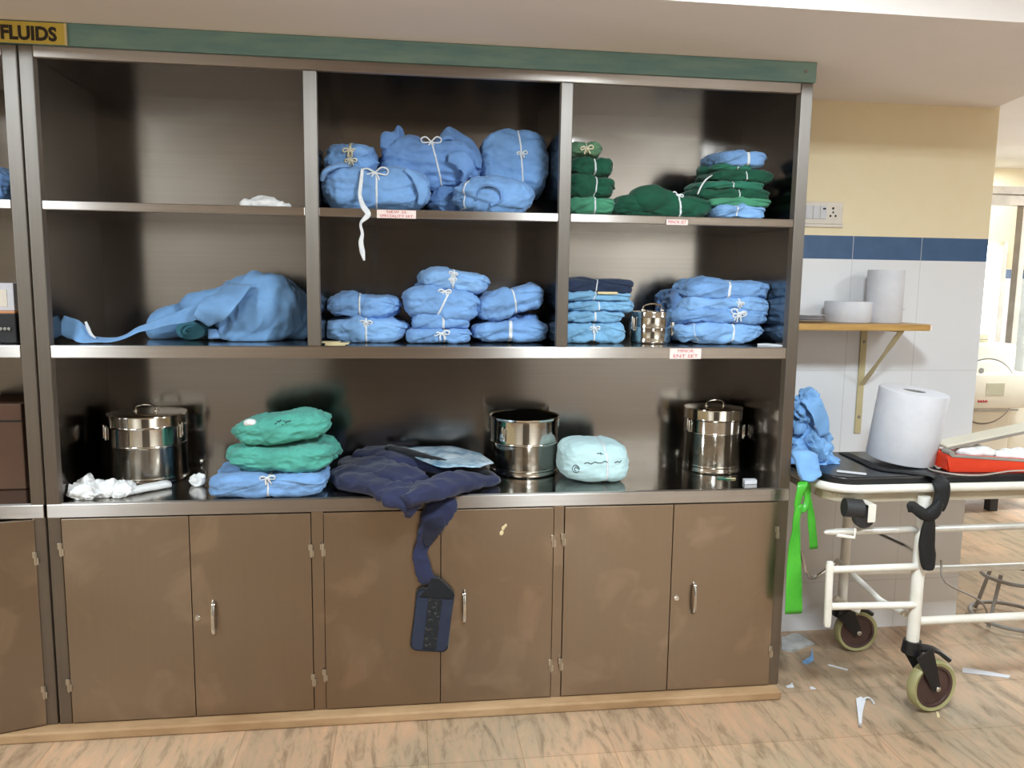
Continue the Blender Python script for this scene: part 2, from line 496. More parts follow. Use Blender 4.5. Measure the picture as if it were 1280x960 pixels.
bm = NB(); box(bm, -3.6, -3.5, -5.5, 0.5, 0, 2.76); struct('wall_left', bm, M['wall_cream'])
bm = NB(); box(bm, 9.1, 9.2, -5.5, 6.2, 0, 2.76); struct('wall_right', bm, M['tiles'])
bm = NB(); prism(bm, [(-3.5, -0.495), (3.9, -0.485), (3.46, 0.1), (WX - 0.02, 0.5), (-3.5, 0.5)], 'z', ZS, 2.76)
struct('trim_1', bm, M['soffit'])

# ---------------------------------------------------------------- cabinet
DZ = 0.0775
Z_TOP, Z_TIN = 2.1775, 2.1434
Z1T, Z1B = 1.7263, 1.6994
Z2T, Z2B = 1.2847, 1.2456
ZCT, ZCB = 0.7785, 0.7339
Z_BOT = 0.034
XW = 2.4978
DEP = 0.478
def hinge(door, x, z):
    bm = NB()
    box(bm, x - 0.007, x + 0.007, -0.0085, -0.003, z, z + 0.022, 0.001)
    box(bm, x - 0.011, x + 0.003, -0.0085, -0.003, z + 0.022, z + 0.042, 0.001)
    cyl(bm, (x - 0.001, -0.009, z - 0.002), (x - 0.001, -0.009, z + 0.044), 0.0028, 8)
    return bm
def make_door(cab, x0, x1, hx, hz, handle=None, lock=None, swing=None, yoff=0.0):
    z0, z1 = Z_BOT + 0.004, ZCB - 0.0035
    bm = NB()
    box(bm, x0, x1, -0.004, 0.014, z0, z1, 0.0012)
    d = part('door', bm, M['door'], cab)
    for z in hz:
        part('hinge', hinge(d, hx, z), M['hinge'], d)
    if handle:
        hx_, hz0, hz1 = handle
        bm = NB(); n = (hz1 - hz0)
        pts = [(hx_, -0.003, hz0), (hx_, -0.018, hz0 + 0.01), (hx_, -0.026, hz0 + n * 0.3), (hx_, -0.028, (hz0 + hz1) / 2), (hx_, -0.026, hz1 - n * 0.3), (hx_, -0.018, hz1 - 0.01), (hx_, -0.003, hz1)]
        sweep(bm, pts, 0.0062, 0.0035, wdir=(1, 0, 0), seg=10, smooth=4)
        part('handle', bm, M['chrome'], d, True)
    if lock:
        bm = NB()
        lathe(bm, [(0, 0), (0.011, 0), (0.011, 0.004), (0.008, 0.007), (0.003, 0.0072), (0.003, 0.004), (0, 0.004)], 20, Matrix.Translation((lock[0], -0.0038, lock[1])) @ Matrix.Rotation(R(90), 4, 'X'))
        part('lock', bm, M['chrome'], d, True)
    return d

cab = thing('steel_cabinet', 'wide stainless steel cabinet with nine bays of linen and drums above six doors', 'cabinet', (XW / 2, DEP / 2, Z_BOT))
posts = [(0.0, 0.0387), (2.4558, XW)]
for a, b in posts:
    bm = NB(); box(bm, a, b, 0.0, 0.035, Z_BOT, Z_TOP, 0.003); part('post', bm, M['post'], cab)
divs = [(0.8195, 0.8612), (1.6353, 1.6744)]
for a, b in divs:
    bm = NB(); box(bm, a, b, 0.0, 0.03, Z2T, Z_TIN, 0.003); part('divider_post', bm, M['post'], cab)
    bm = NB(); box(bm, a + 0.0015, b - 0.0015, 0.03, DEP - 0.001, Z2T - 0.003, Z_TIN - 0.0005); part('divider_panel', bm, M['panel'], cab)
for a, b in ((0.001, 0.0365), (2.458, XW - 0.001)):
    bm = NB(); box(bm, a, b, 0.035, DEP, Z_BOT, Z_TOP - 0.002); part('side_panel', bm, M['panel'], cab)
bm = NB(); box(bm, 0.0365, 2.458, DEP, DEP + 0.01, Z_BOT, Z_TOP); part('back_panel', bm, M['panel'], cab)
bm = NB(); box(bm, 0.0387, 2.4558, 0.001, 0.022, Z_TIN, Z_TOP, 0.003); part('top_rail', bm, M['lip'], cab)
bm = NB(); box(bm, 0.0387, 2.4558, 0.020, DEP, Z_TIN + 0.0005, Z_TOP - 0.001); part('top_panel', bm, M['panel'], cab)
segs = [(0.0387, 0.8195), (0.8612, 1.6353), (1.6744, 2.4558)]
for a, b in segs:
    bm = NB(); box(bm, a, b, 0.0015, 0.020, Z1B, Z1T, 0.003); lp = part('shelf_lip', bm, M['lip'], cab)
    bm = NB(); box(bm, a, b, 0.018, DEP, Z1B + 0.001, Z1T - 0.0005); part('shelf', bm, M['shelf'], cab)
bm = NB(); box(bm, 0.0387, 2.4558, 0.0, 0.02, Z2B, Z2T, 0.003); part('shelf_lip', bm, M['lip'], cab)
bm = NB(); box(bm, 0.0387, 2.4558, 0.018, DEP, Z2B + 0.001, Z2T - 0.0005); part('shelf', bm, M['shelf'], cab)
bm = NB(); box(bm, 0.0, XW, -0.003, 0.02, ZCB, ZCT, 0.003); part('counter_lip', bm, M['lip'], cab)
bm = NB(); box(bm, 0.0387, 2.4558, 0.018, DEP, ZCB + 0.001, ZCT - 0.0005); part('counter', bm, M['shelf'], cab)
# lower carcass stiles, dark interior behind the door gaps
dx = [at(p, 646, 0).x for p in (76.5, 236, 388, 404.5, 551, 692, 706, 841.5, 972)]
for a, b in ((dx[2], dx[3]), (dx[5], dx[6])):
    bm = NB(); box(bm, a + 0.002, b - 0.002, 0.0, 0.03, Z_BOT, ZCB, 0.001); part('stile', bm, M['door'], cab)
bm = NB(); box(bm, 0.03, XW - 0.03, 0.016, 0.03, Z_BOT + 0.001, ZCB - 0.0005); part('carcass', bm, M['dark'], cab)
# six doors
zof = lambda px, py: at(px, py, 0.0).z
make_door(cab, dx[0], dx[1] - 0.0012, dx[0] - 0.003, [zof(80, 694), zof(89, 863)])
make_door(cab, dx[1] + 0.0012, dx[2], dx[2] + 0.003, [zof(389, 695), zof(393, 856)], (at(268, 770, 0).x, zof(268, 793), zof(268, 750)), (at(247.5, 772, 0).x, zof(247, 772)))
make_door(cab, dx[3], dx[4] - 0.0012, dx[3] - 0.002, [zof(405, 694), zof(407, 850)])
make_door(cab, dx[4] + 0.0012, dx[5], dx[5] + 0.002, [zof(692, 683), zof(688, 838)], (at(580, 757, 0).x, zof(580, 778), zof(580, 737)))
make_door(cab, dx[6], dx[7] - 0.0012, dx[6] - 0.002, [zof(706, 681), zof(704, 836)])
make_door(cab, dx[7] + 0.0012, dx[8], dx[8] + 0.002, [zof(969, 672), zof(964, 820)], (at(866, 746, 0).x, zof(866, 766), zof(866, 727)), (at(845, 747, 0).x, zof(845, 747)))
# scrap of torn tape left on a door
bm = NB()
for p, r in (((629, 660), 0.006), ((627, 666), 0.007), ((632, 657), 0.005)):
    c = at(p[0], p[1], -0.0045); lathe(bm, [(0, 0), (r, 0), (r * 0.9, 0.0008), (0, 0.001)], 9, Matrix.Translation(c) @ Matrix.Rotation(R(90), 4, 'X') @ Matrix.Scale(1.4, 4, (0.3, 1, 0)))
part('tape_scrap', bm, M['card'], cab)

# neighbouring unit at the left edge, door ajar
L0, L1 = -0.92, -0.0065
cl = thing('steel_cabinet', 'stainless steel cabinet at the left edge with its lower door ajar', 'cabinet', ((L0 + L1) / 2, DEP / 2, Z_BOT))
for a, b in ((L1 - 0.040, L1), (L0, L0 + 0.04)):
    bm = NB(); box(bm, a, b, 0.0, 0.035, Z_BOT, Z_TOP, 0.003); part('post', bm, M['post'], cl)
    bm = NB(); box(bm, a + 0.001, b - 0.001, 0.035, DEP, Z_BOT, Z_TOP - 0.002); part('side_panel', bm, M['panel'], cl)
bm = NB(); box(bm, L0 + 0.04, L1 - 0.04, DEP, DEP + 0.01, Z_BOT, Z_TOP); part('back_panel', bm, M['panel'], cl)
bm = NB(); box(bm, L0 + 0.04, L1 - 0.04, 0.001, DEP, Z_TIN, Z_TOP, 0.003); part('top_panel', bm, M['lip'], cl)
for t, b_ in ((Z1T, Z1B), (Z2T, Z2B)):
    bm = NB(); box(bm, L0 + 0.04, L1 - 0.04, 0.0015, 0.02, b_, t, 0.003); part('shelf_lip', bm, M['lip'], cl)
    bm = NB(); box(bm, L0 + 0.04, L1 - 0.04, 0.018, DEP, b_ + 0.001, t - 0.0005); part('shelf', bm, M['shelf'], cl)
bm = NB(); box(bm, L0, L1, -0.003, 0.02, ZCB, ZCT, 0.003); part('counter_lip', bm, M['lip'], cl)
bm = NB(); box(bm, L0 + 0.04, L1 - 0.04, 0.018, DEP, ZCB + 0.001, ZCT - 0.0005); part('counter', bm, M['shelf'], cl)
bm = NB(); box(bm, L0 + 0.04, L1 - 0.03, 0.05, 0.06, Z_BOT + 0.001, ZCB - 0.001); part('carcass', bm, M['dark'], cl)
hxl = at(46, 690, 0).x
hrot = Matrix.Translation((hxl, -0.002, 0)) @ Matrix.Rotation(R(17), 4, 'Z') @ Matrix.Translation((-hxl, 0.002, 0))
bm = NB(); box(bm, hxl - 0.40, hxl - 0.002, -0.004, 0.014, Z_BOT + 0.004, ZCB - 0.0035, 0.0012, hrot)
dl = part('door', bm, M['door'], cl)
for z in (zof(46, 705), zof(55, 872)):
    part('hinge', hinge(dl, hxl, z), M['hinge'], dl)

# stone kerb the cabinets stand on
bm = NB(); box(bm, -0.94, XW - 0.01, -0.05, WY - 0.002, 0.0, Z_BOT - 0.0005, 0.006)
bm.verts.ensure_lookup_table()
tag(centred(link('stone_kerb', bm, M['stone'])), 'low tan stone kerb running under the steel cabinets', 'kerb')

# green board over the cabinets and the yellow sign
bm = NB(); box(bm, L0, XW + 0.004, -0.008, 0.012, Z_TOP, ZB - 0.001, 0.0015)
hb = solo('header_board', bm, M['green_paint'], 'long green painted board along the top of the cabinets', 'board')
bm = NB(); c = at(1007.5, 89, -0.008); lathe(bm, [(0, 0), (0.006, 0), (0.005, 0.002), (0, 0.0025)], 14, Matrix.Translation(c) @ Matrix.Rotation(R(90), 4, 'X'))
part('screw', bm, M['grey_plastic'], hb)
a = at(84, 57, -0.012); b = at(84, 29.5, -0.012)
sg = thing('sign', 'yellow plaque with black capitals above the left cabinets', 'sign', (-0.14, -0.010, a.z))
bm = NB(); box(bm, -0.40, a.x, -0.013, -0.0085, a.z + 0.001, b.z, 0.002); part('plaque', bm, M['yellow_sign'], sg)
bm = NB(); box(bm, a.x - 0.006, a.x + 0.001, -0.016, -0.0085, a.z, b.z + 0.001, 0.002); part('edge_highlight', bm, M['card'], sg)  # pale strip stands in for the highlight on the plaque's right edge
p0 = at(1, 43, -0.0135); p1 = at(71, 43, -0.0135)
bm = text_bm('FLUIDS', 0.07, Matrix.Identity(4), 0.0006, 0.0028)
xs = [v.co.x for v in bm.verts]; ys = [v.co.y for v in bm.verts]
zt_, zb_ = at(36, 32, -0.0135).z, at(36, 50.5, -0.0135).z
sx_ = (p1.x - p0.x) / (max(xs) - min(xs)); sy_ = (zt_ - zb_) / (max(ys) - min(ys))
bm.transform(Matrix.Translation(((p0.x + p1.x) / 2, -0.0138, (zt_ + zb_) / 2)) @ FACING @ Matrix.Diagonal((sx_, sy_, 1, 1)) @ Matrix.Translation((-(max(xs) + min(xs)) / 2, -(max(ys) + min(ys)) / 2, 0)))
part('lettering', bm, M['black_ink'], sg)

def sticker(px0, py0, px1, py1, lines, label, y=-0.0012):
    A = at(px0, py0, y); B = at(px1, py1, y)
    t = thing('shelf_label', label, 'label', ((A.x + B.x) / 2, y, B.z), group='pink labels stuck to the shelf edges')
    bm = NB(); box(bm, A.x, B.x, y - 0.0006, y + 0.0006, B.z, A.z); part('paper', bm, M['sticker'], t)
    n = len(lines); h = (A.z - B.z) / n
    for i, s in enumerate(lines):
        bm = text_bm(s, h * 0.85, Matrix.Identity(4), 0.0002)
        xs = [v.co.x for v in bm.verts]
        f = min(1.6, (B.x - A.x) * (0.84 if i == n - 1 else 0.5) / (max(xs) - min(xs)))
        bm.transform(Matrix.Translation(((A.x + B.x) / 2, y - 0.0009, A.z - h * (i + 0.5))) @ FACING @ Matrix.Scale(f, 4, (1, 0, 0)))
        part('lettering', bm, M['red_ink'], t)
sticker(471, 262, 520, 273.5, ['NEW 25', 'SPECIALITY SET'], 'pink handwritten label on the upper shelf edge below the blue bundles')
sticker(833, 274.2, 859.5, 281.5, ['MINOR SET'], 'small curled pink label on the upper shelf edge under the green linen', -0.003)
sticker(837.5, 435.5, 876, 448.5, ['MINOR', 'ENT SET'], 'pink handwritten label on the lower shelf edge below the right blue stack')

# ---------------------------------------------------------------- linen packs
def ridge(v): return 1.0 - abs(v) * 2.2
def pack_surface(w, d, h, seed, e, puff, taper, wr, ties, flaps=(), lean=0.0):
    sv = Vector((seed * 7.31, seed * 3.7, seed * 1.9))
    H = Vector((w / 2 - 0.45 * wr, d / 2 - 0.45 * wr, h / 2 - 0.25 * wr))
    def S(p, lift=0.0):
        x, y, z = p
        m = (abs(x) ** e + abs(y) ** e + abs(z) ** e) ** (-1 / e)
        q = Vector((x * m, y * m, z * m))
        zz = q.z * (1 - taper * abs(q.x) ** 4)
        if q.z > 0: zz *= 1 + puff * (1 - q.x * q.x) * (1 - q.y * q.y)
        pos = Vector((q.x * H.x, q.y * H.y, zz * H.z))
        n = Vector((math.copysign(abs(q.x) ** (e - 1), q.x) / H.x, math.copysign(abs(q.y) ** (e - 1), q.y) / H.y, math.copysign(abs(q.z) ** (e - 1), q.z) / H.z))
        n.normalize()
        a = pos + sv
        big = noise.noise(a * 9.0)
        st = noise.noise(Vector((a.x * 11 + a.z * 5, a.y * 22, a.z * 30 - a.x * 12)))
        r1 = noise.ridged_multi_fractal(Vector((a.x * 9 + a.z * 7, a.y * 10, a.z * 24 - a.x * 6)) + Vector((big, big, 0)) * 0.6, 0.9, 2.1, 3, 1.0, 2.0) * 0.55
        r2 = ridge(noise.noise(a * 42))
        endf = 0.5 + 0.9 * abs(q.x) ** 3
        dsp = wr * (1.0 * big + 0.4 * st + 1.15 * (r1 - 0.5) * endf + 0.25 * (r2 - 0.5))
        for (u, sl, tw) in ties:
            xt = u * H.x + sl * pos.z
            dd = (pos.x - xt) / 0.016
            dsp -= 0.006 * math.exp(-dd * dd)
            dsp += wr * 0.6 * math.exp(-abs(pos.x - xt) / 0.05) * math.sin(pos.z * 130 + big * 5) * (1 - math.exp(-dd * dd))
        for (fa, fb, fc, fd, amp) in flaps:
            t = (fa * q.x + fb * q.y + fc * q.z - fd + 0.12 * big)
            dsp += amp / (1 + math.exp(-max(-30, min(30, t * 60))))
        pos = pos + n * (dsp + lift)
        pos.z += H.z + lean * pos.x
        if pos.z < lift * 0.2: pos.z = lift * 0.2
        return pos
    return S

def cube_grid(cuts):
    bm = NB(); bmesh.ops.create_cube(bm, size=2.0)
    bmesh.ops.subdivide_edges(bm, edges=bm.edges[:], cuts=cuts, use_grid_fill=True)
    return bm
def tie_strip(bm, S, u, sl, tw, h, wx, lift=0.0016, n=90, t0=0, t1=1):
    """flat tape round a pack in the plane x = u"""
    L, Rr, L2, R2 = [], [], [], []
    for i in range(n + 1):
        a = 2 * PI * (t0 + (t1 - t0) * i / n)
        y, z = math.cos(a), math.sin(a)
        m = max(abs(y), abs(z)); y /= m; z /= m
        uu = u + sl * z * h / 2 / wx
        du = tw / 2 / wx
        for lst, off, lf in ((L, -du, lift), (Rr, du, lift), (L2, -du, lift * 0.1), (R2, du, lift * 0.1)):
            lst.append(bm.verts.new(S((uu + off, y, z), lf)))
    for i in range(n):
        bm.faces.new((L[i], Rr[i], Rr[i + 1], L[i + 1]))
        bm.faces.new((L2[i], L[i], L[i + 1], L2[i + 1]))
        bm.faces.new((Rr[i], R2[i], R2[i + 1], Rr[i + 1]))
def bow_bm(c, right, up, out, s, rng, r=0.0028, tails=(0.9, 0.8), loops=2):
    bm = NB(); c = Vector(c)
    def P(a, b, o): return c + right * a * s + up * b * s + out * o * s
    g = bmesh.ops.create_icosphere(bm, subdivisions=2, radius=r * 2.0)
    bmesh.ops.translate(bm, vec=c + out * r, verts=g['verts'])
    for k in range(loops):
        sgn = -1 if k == 0 else 1
        j = rng.uniform(-0.2, 0.2)
        sweep(bm, [P(0, 0, 0.1), P(sgn * 0.5, 0.35 + j, 0.25), P(sgn * 0.95, 0.2 + j, 0.2), P(sgn * 0.85, -0.15 + j, 0.16), P(sgn * 0.4, -0.1, 0.2), P(0, 0, 0.1)], r, r * 0.55, smooth=4, seg=7)
    for k, tl in enumerate(tails):
        sgn = -1 if k == 0 else 1
        sweep(bm, [P(0, 0, 0.1), P(sgn * 0.25, -tl * 0.4, 0.2), P(sgn * (0.35 + rng.uniform(-0.2, 0.2)), -tl, 0.12)], r, r * 0.55, smooth=4, seg=7)
    return bm

def pack(name, label, group, cat, x0, x1, z0, z1, yf, depth, m, seed, e=4.6, puff=0.03, taper=0.2, wr=0.006, ties=((0.0, 0.0, 0.006),),
         tmat='tape', bows=(), rot=(0, 0, 0), flaps=((0.5, 0.3, 0.9, 0.45, 0.006), (-0.8, -0.4, 0.5, 0.75, 0.005)), cuts=48, lean=0.0, wrapname='wrap'):
    w, h = x1 - x0, z1 - z0
    e = e * 1.18 + 0.3
    wr = wr * 1.8
    yc = yf + depth / 2
    root = thing(name, label, cat, ((x0 + x1) / 2, yc, z0), rot, group)
    S = pack_surface(w, depth, h, seed, e, puff, taper, wr, ties, flaps, lean)
    bm = cube_grid(cuts)
    for v in bm.verts: v.co = S(v.co)
    link(wrapname, bm, M[m], root, True, 0)
    for (u, sl, tw) in ties:
        bm = NB(); tie_strip(bm, S, u, sl, tw, h, w / 2)
        link('tape', bm, M[tmat], root, True, 0)
    rng = random.Random(seed)
    for (u, v, s, kind) in bows:
        if kind == 'front': c = S((u, -1, v), 0.002); rt, up, out = Vector((1, 0, 0)), Vector((0, 0, 1)), Vector((0, -1, 0))
        else: c = S((u, v, 1), 0.002); rt, up, out = Vector((1, 0, 0)), Vector((0, 0.8, 0.5)).normalized(), Vector((0, -0.4, 0.9)).normalized()
        link('bow', bow_bm(c, rt, up, out, s, rng), M[tmat], root, True, 0)
    root['_w'] = w
    del root['_w']
    return root, S
def ppack(name, label, group, px, yf, depth, m, seed, z0=None, cat='linen pack', **kw):
    px0, py0, px1, py1 = px
    xm = (px0 + px1) / 2; ym = (py0 + py1) / 2
    A = at(px0, ym, yf + 0.03); B = at(px1, ym, yf + 0.03)
    zt = at(xm, py0, yf + 0.03).z; zb = at(xm, py1, yf + 0.01).z if z0 is None else z0
    return pack(name, label, group, cat, A.x, B.x, zb, zt, yf, depth, m, seed, **kw)

ZA = Z1T + 0.0005; ZBt = Z2T + 0.0005; ZC = ZCT + 0.0005
GB = 'blue bundles on the upper middle shelf'
# upper middle shelf
big, Sbig = ppack('linen_bundle', 'large blue bundle at the front left with long white tape hanging off the shelf', GB, (398, 206, 536, 265), 0.035, 0.24, 'blue_cloth', 3, ZA,
      e=3.0, taper=0.28, wr=0.007, ties=((0.05, 0.0, 0.007),), bows=((0.02, 0.93, 0.045, 'front'),), flaps=((0.8, 0.2, 0.5, 0.55, 0.004), (-0.9, 0.2, 0.3, 0.6, 0.003)))
bm = NB()
tp = [at(453, 211, 0.03), at(451, 228, 0.018), at(450, 245, 0.012), at(454, 258, -0.004), at(460, 268, -0.008), at(451, 279, -0.008), at(453, 292, -0.005), at(451, 303, -0.006), at(453, 315, -0.006), at(455.5, 326, -0.005)]
sweep(bm, tp, [0.005, 0.006, 0.006, 0.009, 0.010, 0.004, 0.005, 0.008, 0.009, 0.003], 0.0012, wdir=[(1, 0, 0)] * 10, seg=8, smooth=5, wob=0.0012)
part('loose_tape', bm, M['tape'], big, True, 0)
zt2 = at(435, 210, 0.14).z
ppack('linen_bundle', 'small blue bundle with cream bow on top of the large left one', GB, (400, 175, 471, 214), 0.10, 0.2, 'blue_cloth', 4, None,
      e=2.8, taper=0.3, wr=0.007, ties=((0.08, 0, 0.010),), tmat='cream_tape', bows=((0.08, 0.35, 0.024, 'front'), (0.1, -0.3, 0.02, 'front')), flaps=((0.9, -0.3, 0.4, 0.45, 0.005),))
ppack('linen_bundle', 'wide blue bundle with white bow in the middle, propped across its neighbours', GB, (470, 170, 601, 236), 0.13, 0.24, 'blue_cloth_deep', 5, None,
      e=3.2, taper=0.35, wr=0.008, ties=((0.16, -0.25, 0.006),), bows=((0.05, 0.92, 0.035, 'front'),), flaps=((0.9, 0.0, 0.3, 0.62, 0.006),))
ppack('linen_bundle', 'crumpled small blue bundle wedged under the wide middle one', GB, (536, 224, 602, 262), 0.16, 0.2, 'blue_cloth_deep', 6, ZA,
      e=2.4, taper=0.3, wr=0.012, ties=(), flaps=((0.3, 0.2, 0.9, 0.3, 0.006),))
midb = [o for o in COL.objects if o.get('label', '').startswith('wide blue bundle')][0]
def flap(root, pts, w, t, wd, m, seed, name='corner_flap', seg=14):
    bm = NB(); sweep(bm, pts, w, t, wdir=wd, seg=seg, smooth=8, e=3, wob=0.003, crease=0.012, seed=seed)
    return part(name, bm, M[m], root, True, 0)
flap(midb, [at(481, 186, 0.16), at(486, 174, 0.18), at(496, 167, 0.2), at(504, 172, 0.22)], [0.02, 0.03, 0.026, 0.01], 0.008, (0.6, 0.3, 0.4), 'blue_cloth_deep', 1)
flap(midb, [at(545, 178, 0.16), at(560, 169, 0.18), at(572, 172, 0.2), at(592, 190, 0.18), at(597, 210, 0.16)], [0.012, 0.03, 0.034, 0.03, 0.016], 0.009, (0.3, 0.6, 0.5), 'blue_cloth_deep', 2)
flap(midb, [at(560, 198, 0.125), at(576, 200, 0.115), at(584, 212, 0.115), at(578, 228, 0.12)], [0.014, 0.03, 0.028, 0.012], 0.008, (0.4, 0.1, 0.8), 'blue_cloth_deep', 3)
rollp, Sr = ppack('linen_bundle', 'rolled blue bundle with white tape loop at its left end', GB, (564, 221, 666, 267), 0.05, 0.22, 'blue_cloth', 7, ZA,
      e=2.5, taper=0.45, wr=0.007, ties=((-0.82, 0.12, 0.009),), flaps=((0.2, -0.8, 0.7, 0.55, 0.006), (-0.4, -0.7, -0.5, 0.5, 0.005)))
flap(rollp, [at(594, 250, 0.05), at(600, 236, 0.036), at(612, 232, 0.032), at(624, 238, 0.034), at(626, 250, 0.038), at(612, 256, 0.045)], [0.008, 0.012, 0.014, 0.014, 0.012, 0.006], 0.006, (0, 1, 0.2), 'blue_cloth_deep', 4, 'rolled_edge')
flap(big, [at(402, 226, 0.05), at(408, 214, 0.045), at(420, 208, 0.05), at(436, 207, 0.06)], [0.008, 0.016, 0.018, 0.01], 0.006, (0.4, 0.8, 0.4), 'blue_cloth', 5)
flap(big, [at(506, 212, 0.05), at(520, 222, 0.04), at(529, 238, 0.04), at(524, 256, 0.045)], [0.008, 0.016, 0.018, 0.01], 0.006, (0.8, 0.2, 0.4), 'blue_cloth', 6)
ppack('linen_bundle', 'tall plump blue bundle standing at the right with one vertical tape', GB, (601, 160, 688, 243), 0.15, 0.2, 'blue_cloth', 8, None,
      e=3.4, taper=0.1, wr=0.006, ties=((0.12, -0.12, 0.006),), bows=((0.12, 0.15, 0.018, 'front'),), rot=(R(-10), R(3), 0), flaps=((-0.8, 0.2, 0.4, 0.5, 0.004),))
# upper right shelf
GG = 'green packs on the upper right shelf'
xl = 1.682
def stack_left(pyt, pyb, pxr, label, m, seed, tie, **kw):
    yf = kw.pop('yf', 0.07)
    B = at(pxr, (pyt + pyb) / 2, yf + 0.03)
    zt = at(740, pyt, yf + 0.03).z; zb = at(740, pyb, yf + 0.03).z
    return pack('linen_pack', label, GG, 'linen pack', xl, B.x, max(zb, ZA), zt, yf, 0.3, M and m, seed, ties=tie, **kw)
stack_left(247, 268.5, 772, 'pale green folded pack at the bottom of the left green stack', 'green_light', 11, ((0.05, 0, 0.006),), wr=0.006, e=5)
stack_left(219, 249, 770, 'dark green pack second from the bottom of the left green stack', 'green_dark', 12, ((0.14, 0.1, 0.005),), e=3.6)
stack_left(195, 221, 769, 'dark green pack third from the bottom of the left green stack', 'green_dark', 13, ((0.12, 0, 0.006),), e=3.6)
stack_left(177, 197, 753, 'grey green pack with a cream bow topping the left green stack', 'green_gray', 14, ((0.0, 0, 0.004),), tmat='cream_tape', bows=((0.0, 0.1, 0.022, 'front'),), e=3.4)
g5, _ = ppack('linen_bundle', 'slumped dark green bundle lying between the two green stacks', GG, (770, 243, 897, 272), 0.05, 0.24, 'green_dark', 15, ZA,
      e=3.4, taper=0.1, wr=0.007, ties=((0.22, -0.1, 0.007),), bows=((0.2, 0.95, 0.02, 'front'),), cat='linen bundle')
def blob(bm, c, r, seed, amp=0.02, freq=8.0, e=2.2, sub=5, zmin=None, crease=0.6, mtx=None):
    g = bmesh.ops.create_icosphere(bm, subdivisions=sub, radius=1.0)
    sv = Vector((seed * 5.13, seed * 2.7, seed * 9.1)); c = Vector(c); r = Vector(r)
    for v in g['verts']:
        x, y, z = v.co
        m = (abs(x) ** e + abs(y) ** e + abs(z) ** e) ** (-1 / e)
        p = Vector((x * m * r.x, y * m * r.y, z * m * r.z))
        if mtx is not None: p = mtx @ p
        n = Vector((x / r.x, y / r.y, z / r.z)).normalized()
        if mtx is not None: n = mtx.to_3x3() @ n
        a = p * freq + sv
        wv = noise.noise_vector(a * 0.6) * 0.5
        ds, _p = noise.voronoi(a + wv)
        f = (ds[1] - ds[0])
        rm = noise.ridged_multi_fractal(a * 0.55 + wv, 0.9, 2.1, 3, 1.0, 2.0) * 0.55
        d = amp * (crease * 0.45 * (f - 0.35) + 0.6 * noise.noise(a * 0.7) + 1.0 * (rm - 0.5))
        p = p + n * d + c
        if zmin is not None and p.z < zmin: p.z = zmin + 0.0003 * abs(noise.noise(p * 50))
        v.co = p
bm = NB()
c = at(812, 252, 0.11)
blob(bm, (c.x, c.y, ZA + 0.055), (0.075, 0.08, 0.05), 16, 0.02, 16, 2.2, 4, ZA)
part('loose_flap', bm, M['green_dark'], g5, True, 0)
def stk(px, label, m, seed, ties, yf=0.06, group=GG, depth=0.26, **kw):
    return ppack('linen_pack', label, group, px, yf, depth, m, seed, kw.pop('z0', None), ties=ties, **kw)
stk((896, 257, 958, 273), 'light blue pack under the right green stack', 'blue_cloth_pale', 21, ((-0.3, 0, 0.005),), z0=ZA, e=6, wr=0.004, yf=0.035)
stk((884, 249, 963, 258.5), 'thin pale green cloth just above the light blue pack', 'green_light', 22, (), e=5, wr=0.003)
stk((868, 235, 966, 251), 'dark green pack in the lower half of the right green stack', 'green_dark', 23, ((0.1, 0, 0.004),), e=3.2, wr=0.005)
stk((878, 227, 957, 238), 'thin mid green pack halfway up the right green stack', 'green_mid', 24, ((-0.1, 0, 0.004),), e=3.6, wr=0.004)
stk((886, 212, 972, 229), 'dark green pack sticking out to the right in the right green stack', 'green_dark', 25, ((0.05, 0, 0.004),), e=2.8, wr=0.005)
gr, Sg = stk((893, 202, 946, 215), 'small green pack just below the topmost blue pack', 'green_mid', 26, ((0.0, 0, 0.004),), e=3, wr=0.005)
bm = NB()
sweep(bm, [at(890, 219, 0.09), at(882, 225, 0.05), at(876, 234, 0.045), at(872, 243, 0.05)], 0.0028, smooth=4)
part('loose_tape', bm, M['tape'], gr, True, 0)
stk((899, 189, 958, 209), 'small blue pack with white tape on top of the right green stack', 'blue_cloth', 27, ((0.15, 0, 0.010),), e=4, wr=0.004, puff=0.0, yf=0.05)
# tissue, upper left shelf
bm = NB(); c = at(332, 254, 0.06)
blob(bm, (c.x, 0.08, ZA + 0.008), (0.078, 0.05, 0.018), 31, 0.018, 24, 2.0, 5, ZA)
solo('crumpled_tissue', bm, M['white_cloth'], 'flat crumpled white tissue on the empty upper left shelf', 'tissue', smooth=True, ang=0)

# lower middle shelf
GM = 'blue packs on the lower middle shelf'
def lw(px, label, m, seed, ties, yf, z0=None, group=GM, depth=0.24, **kw):
    return ppack('linen_pack', label, group, px, yf, depth, m, seed, z0, ties=ties, **kw)
lw((402, 397, 511, 429), 'blue pack with white bow at the bottom of the left pair', 'blue_cloth_pale', 41, ((0.02, 0, 0.007),), 0.13, ZBt, bows=((0.02, 0.75, 0.022, 'front'),), taper=0.3, e=3)
lw((407, 368, 499, 399), 'blue pack lying on top in the left pair', 'blue_cloth', 42, ((-0.08, 0, 0.006),), 0.14, taper=0.25, e=3)
lw((510, 410, 592, 431), 'blue pack with loose bow at the bottom of the middle stack', 'blue_cloth', 43, ((0.12, 0, 0.007),), 0.10, ZBt, bows=((0.02, 0.5, 0.026, 'front'),), e=3.4)
lw((514, 389, 590, 413), 'blue pack second from the bottom of the middle stack', 'blue_cloth', 44, ((0.05, 0, 0.009),), 0.11, e=3.4)
